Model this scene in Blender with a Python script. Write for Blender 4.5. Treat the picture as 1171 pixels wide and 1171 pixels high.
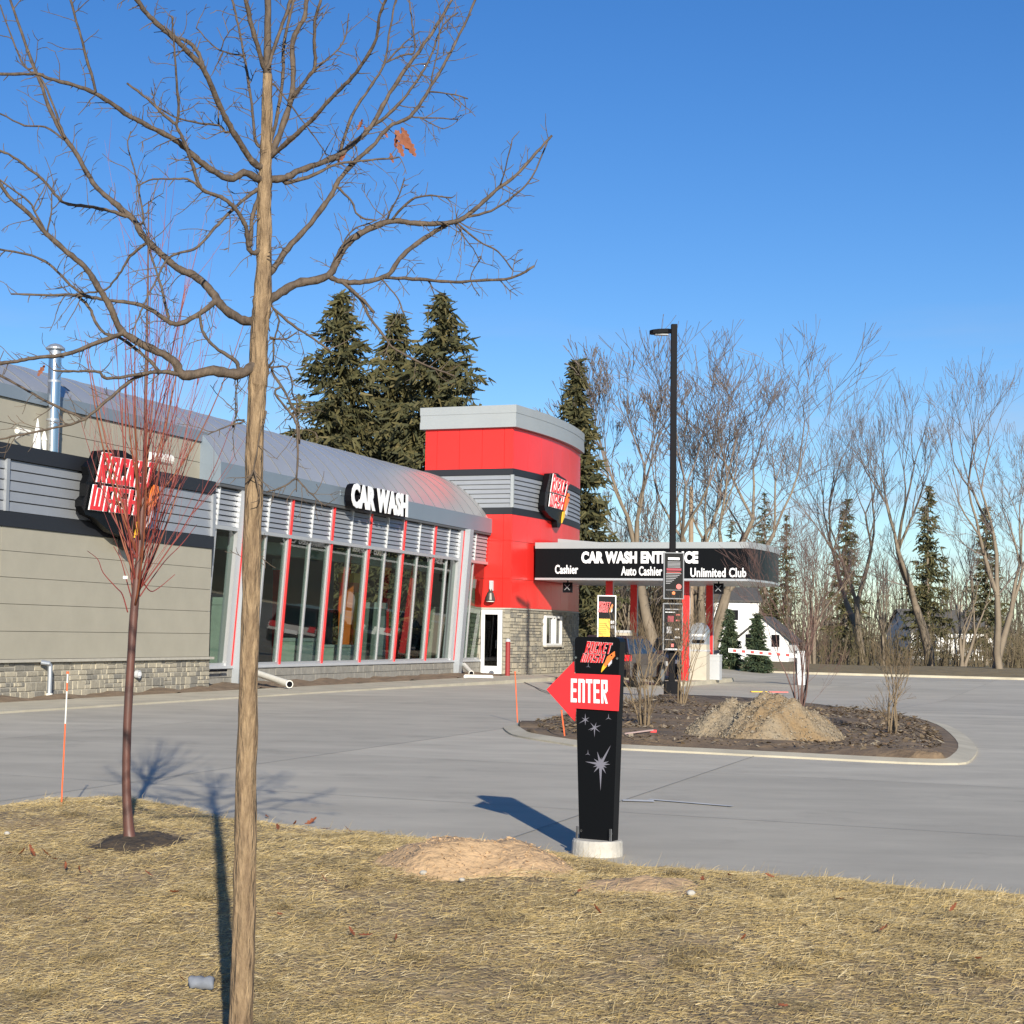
import bpy, bmesh, math, random
import numpy as np
from mathutils import Vector, Matrix

random.seed(11)
RNG = np.random.default_rng(11)
scene = bpy.context.scene
for o in list(bpy.data.objects):
    bpy.data.objects.remove(o)
R = math.radians

# ---------------------------------------------------------------- camera
F_PX, CX, CY, IMG = 1900.0, 450.5, 585.5, 1171.0      # photograph calibration
PITCH, ROLL, YAWB, EYE = R(4.108), R(1.0743), R(22.64), 1.5
cp, sp, cr, sr = math.cos(PITCH), math.sin(PITCH), math.cos(ROLL), math.sin(ROLL)
def prerot(x, f, y):
    return Vector((x, f*cp - y*sp, f*sp + y*cp))
cam_data = bpy.data.cameras.new("camera")
cam = bpy.data.objects.new("camera", cam_data)
scene.collection.objects.link(cam)
cam_data.sensor_fit = 'HORIZONTAL'
cam_data.sensor_width = 36.0
cam_data.lens = F_PX/IMG*36.0
cam_data.shift_x = (IMG/2 - CX)/IMG
cam_data.clip_start, cam_data.clip_end = 0.1, 6000
right, upv, back = prerot(cr, 0, sr), prerot(-sr, 0, cr), -prerot(0, 1, 0)
M = Matrix((right, upv, back)).transposed().to_4x4()
M.translation = Vector((0, 0, EYE))
cam.matrix_world = M
scene.camera = cam
C0 = Vector((0, 0, EYE))

# ---------------------------------------------------------------- sky, sun, exposure
SUN_EL, SUN_AZ = R(20.7), R(6.9)        # the light travels away from the camera and a little left
to_sun = Vector((math.sin(SUN_AZ)*math.cos(SUN_EL), -math.cos(SUN_AZ)*math.cos(SUN_EL), math.sin(SUN_EL)))
world = bpy.data.worlds.new("World")
scene.world = world
world.use_nodes = True
wn, wl = world.node_tree.nodes, world.node_tree.links
wn.clear()
wout = wn.new('ShaderNodeOutputWorld')
wbg = wn.new('ShaderNodeBackground'); wbg.inputs['Strength'].default_value = 0.09
sky = wn.new('ShaderNodeTexSky'); sky.sky_type = 'NISHITA'; sky.sun_disc = False
sky.sun_elevation = SUN_EL
sky.sun_rotation = math.atan2(to_sun.x, to_sun.y)
sky.altitude = 200; sky.air_density = 1.0; sky.dust_density = 0.15; sky.ozone_density = 4.0
# thin cloud wisps, everywhere at the same low height
wtc = wn.new('ShaderNodeTexCoord')
wmap = wn.new('ShaderNodeMapping'); wmap.inputs['Scale'].default_value = (3.2, 3.2, 20.0)
wns = wn.new('ShaderNodeTexNoise'); wns.inputs['Scale'].default_value = 1.9; wns.inputs['Detail'].default_value = 7; wns.inputs['Roughness'].default_value = 0.55
wrm = wn.new('ShaderNodeMapRange'); wrm.inputs['From Min'].default_value = 0.50; wrm.inputs['From Max'].default_value = 0.70
wsep = wn.new('ShaderNodeSeparateXYZ')
wlow = wn.new('ShaderNodeMapRange'); wlow.inputs['From Min'].default_value = 0.20; wlow.inputs['From Max'].default_value = 0.06
wmul = wn.new('ShaderNodeMath'); wmul.operation = 'MULTIPLY'
wmu2 = wn.new('ShaderNodeMath'); wmu2.operation = 'MULTIPLY'; wmu2.inputs[1].default_value = 0.55
wmix = wn.new('ShaderNodeMix'); wmix.data_type = 'RGBA'
wmix.inputs['B'].default_value = (4.3, 4.5, 5.4, 1)
wl.new(wtc.outputs['Generated'], wmap.inputs['Vector']); wl.new(wmap.outputs['Vector'], wns.inputs['Vector'])
wl.new(wns.outputs['Fac'], wrm.inputs['Value']); wl.new(wtc.outputs['Generated'], wsep.inputs[0])
wl.new(wsep.outputs['Z'], wlow.inputs['Value']); wl.new(wrm.outputs[0], wmul.inputs[0]); wl.new(wlow.outputs[0], wmul.inputs[1])
wl.new(wmul.outputs[0], wmu2.inputs[0]); wl.new(wmu2.outputs[0], wmix.inputs['Factor'])
whsv = wn.new('ShaderNodeHueSaturation'); whsv.inputs['Saturation'].default_value = 1.23; whsv.inputs['Hue'].default_value = 0.510; whsv.inputs['Value'].default_value = 1.10
wl.new(sky.outputs[0], whsv.inputs['Color']); wl.new(whsv.outputs[0], wmix.inputs['A'])
wl.new(wmix.outputs['Result'], wbg.inputs['Color']); wl.new(wbg.outputs[0], wout.inputs[0])

sd = bpy.data.lights.new("sun", 'SUN'); sd.energy = 5.0; sd.angle = R(0.53); sd.color = (1.0, 0.93, 0.80)
so = bpy.data.objects.new("sun", sd); scene.collection.objects.link(so)
so.rotation_euler = (-to_sun).to_track_quat('-Z', 'Y').to_euler(); so.location = (0, -20, 30)
scene.view_settings.view_transform = 'Standard'; scene.view_settings.look = 'None'
scene.view_settings.exposure = 0.42; scene.view_settings.gamma = 1.0
scene.cycles.max_bounces = 8; scene.cycles.transparent_max_bounces = 24

# ---------------------------------------------------------------- pixel -> place
def ray(px, py):
    dx, dy = px-CX, -(py-CY)
    return prerot((dx*cr - dy*sr)/F_PX, 1.0, (dx*sr + dy*cr)/F_PX)
def on_z(px, py, z=0.0):
    d = ray(px, py); return C0 + d*((z-EYE)/d.z)
def at_dist(px, py, Y):
    d = ray(px, py); return C0 + d*(Y/d.y)
U = Vector((math.sin(YAWB), math.cos(YAWB), 0)); N = Vector((math.cos(YAWB), -math.sin(YAWB), 0)); Z = Vector((0, 0, 1))
O = on_z(581.5, 771.5, 0)
def W(s, t, z): return O + U*s + N*t + Z*z           # building frame -> world
def st(P): d = P - O; return d.dot(U), d.dot(N)
def on_plane(px, py, P, n):
    d = ray(px, py); return C0 + d*((P-C0).dot(n)/d.dot(n))
def onT(px, py, t): return on_plane(px, py, O+N*t, N)
def onS(px, py, s): return on_plane(px, py, O+U*s, U)
def sm(x):
    x = min(1, max(0, x)); return x*x*(3-2*x)
def gz(x, y):                                         # pavement falls slightly towards the canopy island
    s, t = st(Vector((x, y, 0)))
    return -0.25*sm((t-0.5)/6)*sm((s+22)/18)
def G(px, py, h=0.0):
    z = 0.0
    for _ in range(6):
        P = on_z(px, py, z+h); z = gz(P.x, P.y)
    return P

# ---------------------------------------------------------------- materials
MATS = {}
def mat(name, col, rough=0.6, metal=0.0, var=0.0, vscale=4.0, col2=None, bump=0.0, bscale=30.0, spec=0.5, coat=0.0, stretch=None, per_island=None):
    if name in MATS: return MATS[name]
    m = bpy.data.materials.new(name); m.use_nodes = True
    nt = m.node_tree; b = nt.nodes['Principled BSDF']
    b.inputs['Roughness'].default_value = rough; b.inputs['Metallic'].default_value = metal
    b.inputs['Specular IOR Level'].default_value = spec
    if coat: b.inputs['Coat Weight'].default_value = coat; b.inputs['Coat Roughness'].default_value = 0.08
    tc = nt.nodes.new('ShaderNodeTexCoord'); mp = nt.nodes.new('ShaderNodeMapping')
    nt.links.new(tc.outputs['Object'], mp.inputs['Vector'])
    if stretch: mp.inputs['Scale'].default_value = stretch
    base = None
    if per_island:
        g = nt.nodes.new('ShaderNodeNewGeometry'); rp = nt.nodes.new('ShaderNodeValToRGB')
        el = rp.color_ramp.elements
        while len(el) > 1: el.remove(el[-1])
        for i, c in enumerate(per_island):
            e = el[0] if i == 0 else el.new(i/(len(per_island)-1))
            e.position = i/(len(per_island)-1); e.color = (*c, 1)
        nt.links.new(g.outputs['Random Per Island'], rp.inputs['Fac'])
        base = rp.outputs['Color']
    if var or col2:
        ns = nt.nodes.new('ShaderNodeTexNoise'); ns.inputs['Scale'].default_value = vscale; ns.inputs['Detail'].default_value = 8; ns.inputs['Roughness'].default_value = 0.62
        nt.links.new(mp.outputs['Vector'], ns.inputs['Vector'])
        mr = nt.nodes.new('ShaderNodeMapRange'); mr.inputs['From Min'].default_value = 0.3; mr.inputs['From Max'].default_value = 0.7
        nt.links.new(ns.outputs['Fac'], mr.inputs['Value'])
        mx = nt.nodes.new('ShaderNodeMix'); mx.data_type = 'RGBA'
        c2 = col2 if col2 else tuple(c*(1-var) for c in col)
        mx.inputs['B'].default_value = (*c2, 1)
        if base and not col2:
            mx.blend_type = 'MULTIPLY'; mx.inputs['B'].default_value = (1-var, 1-var, 1-var, 1)
        if base: nt.links.new(base, mx.inputs['A'])
        else: mx.inputs['A'].default_value = (*(c*(1+var*0.5) for c in col), 1) if not col2 else (*col, 1)
        nt.links.new(mr.outputs[0], mx.inputs['Factor'])
        base = mx.outputs['Result']
    if base: nt.links.new(base, b.inputs['Base Color'])
    else: b.inputs['Base Color'].default_value = (*col, 1)
    if bump:
        n2 = nt.nodes.new('ShaderNodeTexNoise'); n2.inputs['Scale'].default_value = bscale; n2.inputs['Detail'].default_value = 6
        nt.links.new(mp.outputs['Vector'], n2.inputs['Vector'])
        bp = nt.nodes.new('ShaderNodeBump'); bp.inputs['Strength'].default_value = 0.6; bp.inputs['Distance'].default_value = bump
        nt.links.new(n2.outputs['Fac'], bp.inputs['Height']); nt.links.new(bp.outputs['Normal'], b.inputs['Normal'])
    MATS[name] = m
    return m
def glass_mat(name, tint, rough=0.02):
    m = bpy.data.materials.new(name); m.use_nodes = True; nt = m.node_tree; nt.nodes.clear()
    out = nt.nodes.new('ShaderNodeOutputMaterial'); tr = nt.nodes.new('ShaderNodeBsdfTransparent'); tr.inputs[0].default_value = (*tint, 1)
    gl = nt.nodes.new('ShaderNodeBsdfGlossy'); gl.inputs['Roughness'].default_value = rough; gl.inputs['Color'].default_value = (1, 1, 1, 1)
    fr = nt.nodes.new('ShaderNodeFresnel'); fr.inputs[0].default_value = 1.5
    mx = nt.nodes.new('ShaderNodeMixShader')
    ge = nt.nodes.new('ShaderNodeNewGeometry'); sb_ = nt.nodes.new('ShaderNodeMath'); sb_.operation = 'SUBTRACT'; sb_.inputs[0].default_value = 1.0; ml = nt.nodes.new('ShaderNodeMath'); ml.operation = 'MULTIPLY'
    nt.links.new(ge.outputs['Backfacing'], sb_.inputs[1]); nt.links.new(fr.outputs[0], ml.inputs[0]); nt.links.new(sb_.outputs[0], ml.inputs[1])   # only the outer face mirrors
    nt.links.new(ml.outputs[0], mx.inputs[0]); nt.links.new(tr.outputs[0], mx.inputs[1]); nt.links.new(gl.outputs[0], mx.inputs[2]); nt.links.new(mx.outputs[0], out.inputs[0])
    MATS[name] = m; return m
M_tan = mat('tan_panel', (0.375, 0.345, 0.27), 0.55, var=0.07, vscale=1.5)
M_tan2 = mat('limestone_sill', (0.46, 0.43, 0.36), 0.8, var=0.15, vscale=8)
M_dark = mat('dark_band', (0.020, 0.022, 0.027), 0.5, spec=0.3)
M_corr = mat('corrugated_grey_metal', (0.30, 0.315, 0.335), 0.42, metal=0.2, var=0.06, vscale=2)
M_fascia = mat('blue_grey_fascia', (0.21, 0.255, 0.30), 0.45, metal=0.2, var=0.05, vscale=1)
M_roof = mat('grey_roof_metal', (0.48, 0.48, 0.47), 0.36, metal=0.45, var=0.08, vscale=0.8)
M_seam = mat('roof_seam_metal', (0.16, 0.165, 0.175), 0.9, spec=.05)
M_red = mat('red_composite_panel', (0.78, 0.030, 0.024), 0.32, var=0.04, vscale=1.2, coat=0.12, spec=0.35)
M_redp = mat('red_paint', (0.75, 0.03, 0.03), 0.4)
M_alum = mat('silver_aluminium', (0.55, 0.56, 0.57), 0.38, metal=0.5)
M_white = mat('white_metal', (0.78, 0.78, 0.77), 0.45, var=0.04)
M_parapet = mat('parapet_grey_metal', (0.38, 0.40, 0.40), 0.42, metal=0.25, var=0.05, vscale=1)
M_black = mat('black_gloss_panel', (0.005, 0.0055, 0.0065), 0.38, spec=0.12)
M_blackm = mat('black_matt', (0.005, 0.005, 0.007), 0.6, spec=0.1)
M_letter = mat('white_acrylic', (0.86, 0.86, 0.86), 0.4)
M_letred = mat('red_acrylic', (0.80, 0.03, 0.035), 0.4)
M_orange = mat('orange_acrylic', (0.85, 0.20, 0.04), 0.4)
M_yellow = mat('yellow_acrylic', (0.86, 0.50, 0.03), 0.4)
M_lgrey = mat('light_grey_acrylic', (0.55, 0.57, 0.62), 0.4)
M_glass = glass_mat('storefront_glass', (0.67, 0.74, 0.71))
M_glassd = glass_mat('dark_glass', (0.10, 0.11, 0.12))
M_stones = [mat('stone_a', (0.36, 0.325, 0.25), 0.85, var=0.25, vscale=14, bump=0.01, bscale=40),
            mat('stone_b', (0.29, 0.265, 0.21), 0.85, var=0.25, vscale=14, bump=0.01, bscale=40),
            mat('stone_c', (0.43, 0.385, 0.29), 0.85, var=0.2, vscale=14, bump=0.01, bscale=40),
            mat('stone_d', (0.235, 0.22, 0.185), 0.85, var=0.2, vscale=14, bump=0.01, bscale=40)]
M_mortar = mat('mortar', (0.40, 0.37, 0.31), 0.9, var=0.1, vscale=10)
M_conc = mat('pavement_concrete', (0.49, 0.445, 0.355), 0.8, var=0.18, vscale=0.5, bump=0.004, bscale=60, stretch=(1.0, 2.2, 1.0))
def slab_tone(m):
    nt = m.node_tree; b = nt.nodes['Principled BSDF']; src = b.inputs['Base Color'].links[0].from_socket
    tc = nt.nodes.new('ShaderNodeTexCoord'); mp = nt.nodes.new('ShaderNodeMapping'); mp.vector_type = 'TEXTURE'
    mp.inputs['Location'].default_value = W(-44, 6.4, 0); mp.inputs['Rotation'].default_value = (0, 0, math.pi/2-YAWB); mp.inputs['Scale'].default_value = (4.6, 4.6, 1e4)
    fl_ = nt.nodes.new('ShaderNodeVectorMath'); fl_.operation = 'FLOOR'; wh = nt.nodes.new('ShaderNodeTexWhiteNoise'); mr = nt.nodes.new('ShaderNodeMapRange')
    mr.inputs['To Min'].default_value = 0.90; mr.inputs['To Max'].default_value = 1.06
    nt.links.new(tc.outputs['Object'], mp.inputs['Vector']); nt.links.new(mp.outputs[0], fl_.inputs[0]); nt.links.new(fl_.outputs[0], wh.inputs['Vector']); nt.links.new(wh.outputs['Value'], mr.inputs['Value'])
    # blotchy stains
    n1 = nt.nodes.new('ShaderNodeTexNoise'); n1.inputs['Scale'].default_value = 0.9; n1.inputs['Detail'].default_value = 9; n1.inputs['Roughness'].default_value = .7; m1 = nt.nodes.new('ShaderNodeMapRange')
    m1.inputs['From Min'].default_value = .56; m1.inputs['From Max'].default_value = .74; m1.inputs['To Min'].default_value = 1.0; m1.inputs['To Max'].default_value = .78
    nt.links.new(tc.outputs['Object'], n1.inputs['Vector']); nt.links.new(n1.outputs['Fac'], m1.inputs['Value'])
    mu = nt.nodes.new('ShaderNodeMath'); mu.operation = 'MULTIPLY'; nt.links.new(mr.outputs[0], mu.inputs[0]); nt.links.new(m1.outputs[0], mu.inputs[1])
    vm = nt.nodes.new('ShaderNodeVectorMath'); vm.operation = 'SCALE'; nt.links.new(src, vm.inputs[0]); nt.links.new(mu.outputs[0], vm.inputs['Scale']); nt.links.new(vm.outputs[0], b.inputs['Base Color'])
slab_tone(M_conc)
M_kerb = mat('pale_kerb_concrete', (0.50, 0.45, 0.34), 0.85, var=0.22, vscale=1.1, bump=0.004, bscale=50)
M_joint = mat('joint_sealant', (0.06, 0.06, 0.06), 0.8)
M_soil = mat('bare_soil', (0.28, 0.20, 0.125), 0.95, col2=(0.15, 0.105, 0.065), vscale=3.0, bump=0.05, bscale=9)
M_sand = mat('sandy_soil', (0.50, 0.335, 0.185), 0.95, var=0.22, vscale=7, bump=0.04, bscale=24)
M_mulch = mat('dark_mulch', (0.23, 0.16, 0.095), 0.95, col2=(0.10, 0.07, 0.045), vscale=3.5, bump=0.025, bscale=26)
M_lawn = mat('dry_lawn_soil', (0.37, 0.27, 0.15), 0.95, col2=(0.19, 0.135, 0.07), vscale=6.0, bump=0.04, bscale=30)
M_straw = mat('straw', (0.4, 0.3, 0.15), 0.75, var=0.42, vscale=1.8, per_island=[(0.20, 0.145, 0.065), (0.53, 0.38, 0.145), (0.36, 0.265, 0.12), (0.62, 0.46, 0.20), (0.46, 0.375, 0.22), (0.58, 0.41, 0.14), (0.29, 0.23, 0.12), (0.80, 0.66, 0.40)])
M_terrain = mat('far_dry_grass', (0.20, 0.155, 0.08), 0.95, col2=(0.11, 0.095, 0.05), vscale=0.15)
M_bark = mat('young_tree_bark', (0.36, 0.25, 0.14), 0.85, col2=(0.12, 0.076, 0.042), vscale=42, bump=0.07, bscale=55, stretch=(1, 1, 0.22))
M_limb = mat('limb_bark', (0.140, 0.102, 0.070), 0.8, col2=(0.050, 0.036, 0.026), vscale=38, bump=0.012, bscale=70, stretch=(1, 1, 0.5))
M_rbark = mat('red_brown_bark', (0.135, 0.052, 0.036), 0.5, col2=(0.075, 0.040, 0.032), vscale=9, stretch=(1, 1, 0.35), bump=0.003, bscale=40)
M_rtwig = mat('red_twig', (0.22, 0.040, 0.030), 0.5, var=0.3, vscale=5)
M_fbark = mat('far_grey_bark', (0.22, 0.175, 0.125), 0.85, var=0.3, vscale=1)
M_ftwig = mat('far_twig', (0.17, 0.135, 0.115), 0.85)
M_ftwig2 = mat('thicket_twig', (0.12, 0.09, 0.055), 0.9, per_island=[(0.06, 0.045, 0.03), (0.16, 0.12, 0.07), (0.10, 0.085, 0.04), (0.22, 0.17, 0.11)])
M_needle = mat('spruce_needles', (0.05, 0.06, 0.02), 0.8, per_island=[(0.028, 0.031, 0.012), (0.060, 0.060, 0.020), (0.095, 0.082, 0.026), (0.042, 0.046, 0.017), (0.125, 0.10, 0.036)])
M_needle2 = mat('dark_fir_needles', (0.03, 0.05, 0.025), 0.8, per_island=[(0.018, 0.035, 0.018), (0.035, 0.058, 0.026), (0.06, 0.075, 0.03)])
M_leaf = mat('dead_leaf', (0.22, 0.065, 0.024), 0.7, var=0.35, vscale=30)
M_marker = mat('orange_marker', (0.88, 0.14, 0.04), 0.5)
M_steel = mat('stainless', (0.62, 0.63, 0.65), 0.18, metal=1.0)
M_galv = mat('galvanised', (0.40, 0.43, 0.47), 0.4, metal=0.6)
M_pvc = mat('white_pvc', (0.80, 0.78, 0.70), 0.5, var=0.06)
M_beige = mat('beige_cabinet', (0.50, 0.45, 0.36), 0.5, var=0.08)
M_lgreyp = mat('light_grey_paint', (0.48, 0.49, 0.50), 0.5, var=0.05)
M_int = mat('interior_dark', (0.24, 0.26, 0.25), 0.8, var=0.2, vscale=0.6)
M_intl = mat('interior_pale', (0.50, 0.54, 0.48), 0.7, var=0.15)
M_siding = mat('white_siding', (0.78, 0.77, 0.74), 0.7, var=0.05)
M_shing = mat('dark_shingle', (0.09, 0.085, 0.08), 0.9, var=0.3, vscale=6)
M_tyre = mat('tyre_rubber', (0.012, 0.012, 0.013), 0.8)
M_rim = mat('alloy_rim', (0.42, 0.42, 0.43), 0.3, metal=0.8)
M_paintb = mat('paint_brown', (0.045, 0.026, 0.022), 0.3, coat=0.8)
M_paintk = mat('paint_navy', (0.014, 0.018, 0.032), 0.3, coat=0.8)
M_paintr = mat('paint_maroon', (0.10, 0.010, 0.012), 0.3, coat=0.8)
M_tail = mat('tail_lens', (0.70, 0.02, 0.02), 0.2, coat=0.5)
M_amber = mat('amber_lens', (0.80, 0.32, 0.04), 0.2)
M_foot = mat('concrete_footing', (0.50, 0.47, 0.41), 0.9, var=0.28, vscale=7, bump=0.008, bscale=35)
M_paper = mat('pale_litter', (0.20, 0.215, 0.245), 0.9, spec=.1, var=0.2, vscale=14)
M_gravel = mat('gravel_grain', (0.35, 0.28, 0.18), 0.9, per_island=[(0.19, 0.155, 0.105), (0.31, 0.255, 0.18), (0.25, 0.20, 0.13), (0.38, 0.33, 0.25), (0.21, 0.175, 0.13)])
M_paintl = mat('worn_white_paint', (0.60, 0.59, 0.56), 0.8, var=0.25, vscale=3)

# ---------------------------------------------------------------- object helpers
COL = scene.collection
def tag(o, label=None, cat=None, group=None, kind=None):
    if label: o['label'] = label
    if cat: o['category'] = cat
    if group: o['group'] = group
    if kind: o['kind'] = kind
    return o
def link(name, me, parent=None, matl=None):
    o = bpy.data.objects.new(name, me); COL.objects.link(o)
    if matl is not None and me is not None and not me.materials: me.materials.append(matl)
    if parent is not None:
        o.parent = parent
        mw = Matrix.Identity(4); p = parent
        while p is not None:
            mw = (p.matrix_parent_inverse if p.parent else Matrix.Identity(4)) @ p.matrix_basis @ mw; p = p.parent
        o.matrix_parent_inverse = mw.inverted()
    return o
def empty(name, loc, label=None, cat=None, group=None, kind=None):
    o = bpy.data.objects.new(name, None); o.empty_display_size = 0.2; o.location = loc; COL.objects.link(o)
    return tag(o, label, cat, group, kind)
class MB:
    def __init__(self): self.v = []; self.f = []; self.smooth = False
    def poly(self, pts):
        k = len(self.v); self.v += [tuple(p) for p in pts]; self.f.append(tuple(range(k, k+len(pts)))); return self
    def prism(self, pts, vec):                       # pts: planar outline, vec: extrusion
        k = len(self.v); n = len(pts); vec = Vector(vec)
        self.v += [tuple(p) for p in pts] + [tuple(Vector(p)+vec) for p in pts]
        self.f.append(tuple(range(k, k+n))); self.f.append(tuple(reversed(range(k+n, k+2*n))))
        for i in range(n):
            j = (i+1) % n; self.f.append((k+i, k+n+i, k+n+j, k+j))
        return self
    def hexa(self, c):                               # 8 corners: bottom 4 then top 4
        k = len(self.v); self.v += [tuple(p) for p in c]
        for q in ((3,2,1,0),(4,5,6,7),(0,1,5,4),(1,2,6,5),(2,3,7,6),(3,0,4,7)): self.f.append(tuple(k+i for i in q))
        return self
    def bbox(self, s0, s1, t0, t1, z0, z1):          # box in the building frame
        return self.hexa([W(s0,t0,z0),W(s1,t0,z0),W(s1,t1,z0),W(s0,t1,z0),W(s0,t0,z1),W(s1,t0,z1),W(s1,t1,z1),W(s0,t1,z1)])
    def box(self, c, sx, sy, sz, rot=0):             # centre bottom c
        c = Vector(c); a = Vector((math.cos(rot), math.sin(rot), 0))*sx/2; b = Vector((-math.sin(rot), math.cos(rot), 0))*sy/2
        q = [c-a-b, c+a-b, c+a+b, c-a+b]
        return self.hexa(q+[p+Z*sz for p in q])
    def tube(self, pts, rad, n=6, cap=True, jit=0.0):
        pts = [Vector(p) for p in pts]; k0 = len(self.v); m = len(pts)
        ref = None
        for i, p in enumerate(pts):
            d = (pts[min(i+1, m-1)] - pts[max(i-1, 0)])
            if d.length < 1e-9: d = Vector((0, 0, 1))
            d.normalize()
            if ref is None:
                ref = d.orthogonal().normalized()
            else:
                ref = ref - d*ref.dot(d)
                if ref.length < 1e-6: ref = d.orthogonal()
                ref.normalize()
            b = d.cross(ref); r = rad[i] if hasattr(rad, '__len__') else rad
            for j in range(n):
                a = 2*math.pi*j/n; rr = r*(1+random.uniform(-jit, jit)) if jit else r
                self.v.append(tuple(p + (ref*math.cos(a) + b*math.sin(a))*rr))
        for i in range(m-1):
            for j in range(n):
                a = k0+i*n+j; b2 = k0+i*n+(j+1) % n
                self.f.append((a, b2, b2+n, a+n))
        if cap:
            self.f.append(tuple(reversed(range(k0, k0+n)))); self.f.append(tuple(range(k0+(m-1)*n, k0+m*n)))
        return self
    def lathe(self, base, prof, n=16):               # prof: (r, z)
        base = Vector(base); k0 = len(self.v)
        for r, z in prof:
            for j in range(n):
                a = 2*math.pi*j/n; self.v.append((base.x+r*math.cos(a), base.y+r*math.sin(a), base.z+z))
        for i in range(len(prof)-1):
            for j in range(n):
                a = k0+i*n+j; b2 = k0+i*n+(j+1) % n; self.f.append((a, b2, b2+n, a+n))
        self.f.append(tuple(reversed(range(k0, k0+n)))); m = len(prof)-1; self.f.append(tuple(range(k0+m*n, k0+m*n+n)))
        return self
    def mesh(self, name):
        me = bpy.data.meshes.new(name); me.from_pydata(self.v, [], self.f); me.update()
        return me
    def build(self, name, matl, parent=None, smooth=False, fix=True):
        me = self.mesh(name)
        if fix:
            bm = bmesh.new(); bm.from_mesh(me); bmesh.ops.recalc_face_normals(bm, faces=bm.faces); bm.to_mesh(me); bm.free()
        if smooth: me.shade_smooth()
        return link(name, me, parent, matl)
def np_mesh(name, verts, faces):                     # quads or tris in numpy
    me = bpy.data.meshes.new(name); nv, nf, k = len(verts), len(faces), faces.shape[1]
    me.vertices.add(nv); me.vertices.foreach_set('co', verts.astype(np.float32).ravel())
    me.loops.add(nf*k); me.loops.foreach_set('vertex_index', faces.astype(np.int32).ravel())
    me.polygons.add(nf); me.polygons.foreach_set('loop_start', np.arange(0, nf*k, k, dtype=np.int32))
    me.update(calc_edges=True); return me

# block lettering ------------------------------------------------------------
def rc(x0, y0, x1, y1): return [(x0, y0), (x1, y0), (x1, y1), (x0, y1)]
GL = {
 'R': [rc(0,0,1.6,9), rc(1.6,7.5,3.4,9), rc(3.4,4.6,5,9), rc(1.6,4.0,4.2,5.3), [(1.6,4.0),(3.0,4.0),(5.2,0),(3.5,0)]],
 'O': [rc(0,0,1.6,9), rc(3.4,0,5,9), rc(1.6,7.5,3.4,9), rc(1.6,0,3.4,1.5)],
 'C': [rc(0,0,1.6,9), rc(1.6,7.5,5,9), rc(1.6,0,5,1.5), rc(3.5,1.5,5,3.0), rc(3.5,6.2,5,7.5)],
 'K': [rc(0,0,1.6,9), [(1.6,4.0),(1.6,5.8),(3.4,9),(5.1,9)], [(1.6,4.6),(2.8,5.6),(5.2,0),(3.5,0)]],
 'E': [rc(0,0,1.6,9), rc(1.6,7.5,4.8,9), rc(1.6,3.9,4.4,5.2), rc(1.6,0,4.8,1.5)],
 'T': [rc(1.7,0,3.3,7.5), rc(0,7.5,5,9)],
 'W': [rc(0,0,1.4,9), rc(2.3,0,3.6,8), rc(4.6,0,6,9), rc(1.4,0,2.3,1.4), rc(3.6,0,4.6,1.4)],
 'A': [rc(0,0,1.6,9), rc(3.4,0,5,9), rc(1.6,7.5,3.4,9), rc(1.6,3.2,3.4,4.5)],
 'S': [rc(0,7.5,5,9), rc(0,4.4,1.6,7.5), rc(1.6,3.8,5,5.2), rc(3.4,1.5,5,3.8), rc(0,0,5,1.5), rc(0,1.5,1.4,2.6)],
 'H': [rc(0,0,1.6,9), rc(3.4,0,5,9), rc(1.6,3.8,3.4,5.2)],
 'n': [rc(0,0,1.6,9), rc(3.4,0,5,8.6), rc(1.6,7.6,4.4,9)],
}
def grow(poly, e):
    cx = sum(p[0] for p in poly)/len(poly); cy = sum(p[1] for p in poly)/len(poly)
    return [(x + e*(1 if x > cx else -1), y + e*(1 if y > cy else -1)) for x, y in poly]
def block_text(word, quad, depth, nrm, name, parent, matl, outline=None, e=0.13, big_first=1.0, thick=0.02):
    """quad: bl, tl, tr, br world points of the word; every letter is a part, its outline a sub-part"""
    adv = [(7.0 if c == 'W' else 6.0) for c in word]; tot = sum(adv)-1.0
    bl, tl, tr, br = [Vector(q) for q in quad]; x0 = 0
    def mp(x, y):
        a = x/tot; b = y/9.0
        return bl*(1-a)*(1-b) + br*a*(1-b) + tl*(1-a)*b + tr*a*b
    for i, c in enumerate(word):
        sc = big_first if i == 0 else 1.0
        def build(polys, d0, nm, m, par, ee=0.0):
            mb = MB()
            for k, pl in enumerate(polys):
                q = grow(pl, ee) if ee else pl
                mb.prism([mp(x0+x, y*sc if y > 4 else y) + nrm*(d0+k*0.0012) for x, y in q], nrm*thick)
            return mb.build(nm, m, par)
        L = build(GL[c], depth, name, matl, parent)
        if outline: build(GL[c], depth-thick*0.35, 'letter_outline', outline, L, e)
        x0 += adv[i]
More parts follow.
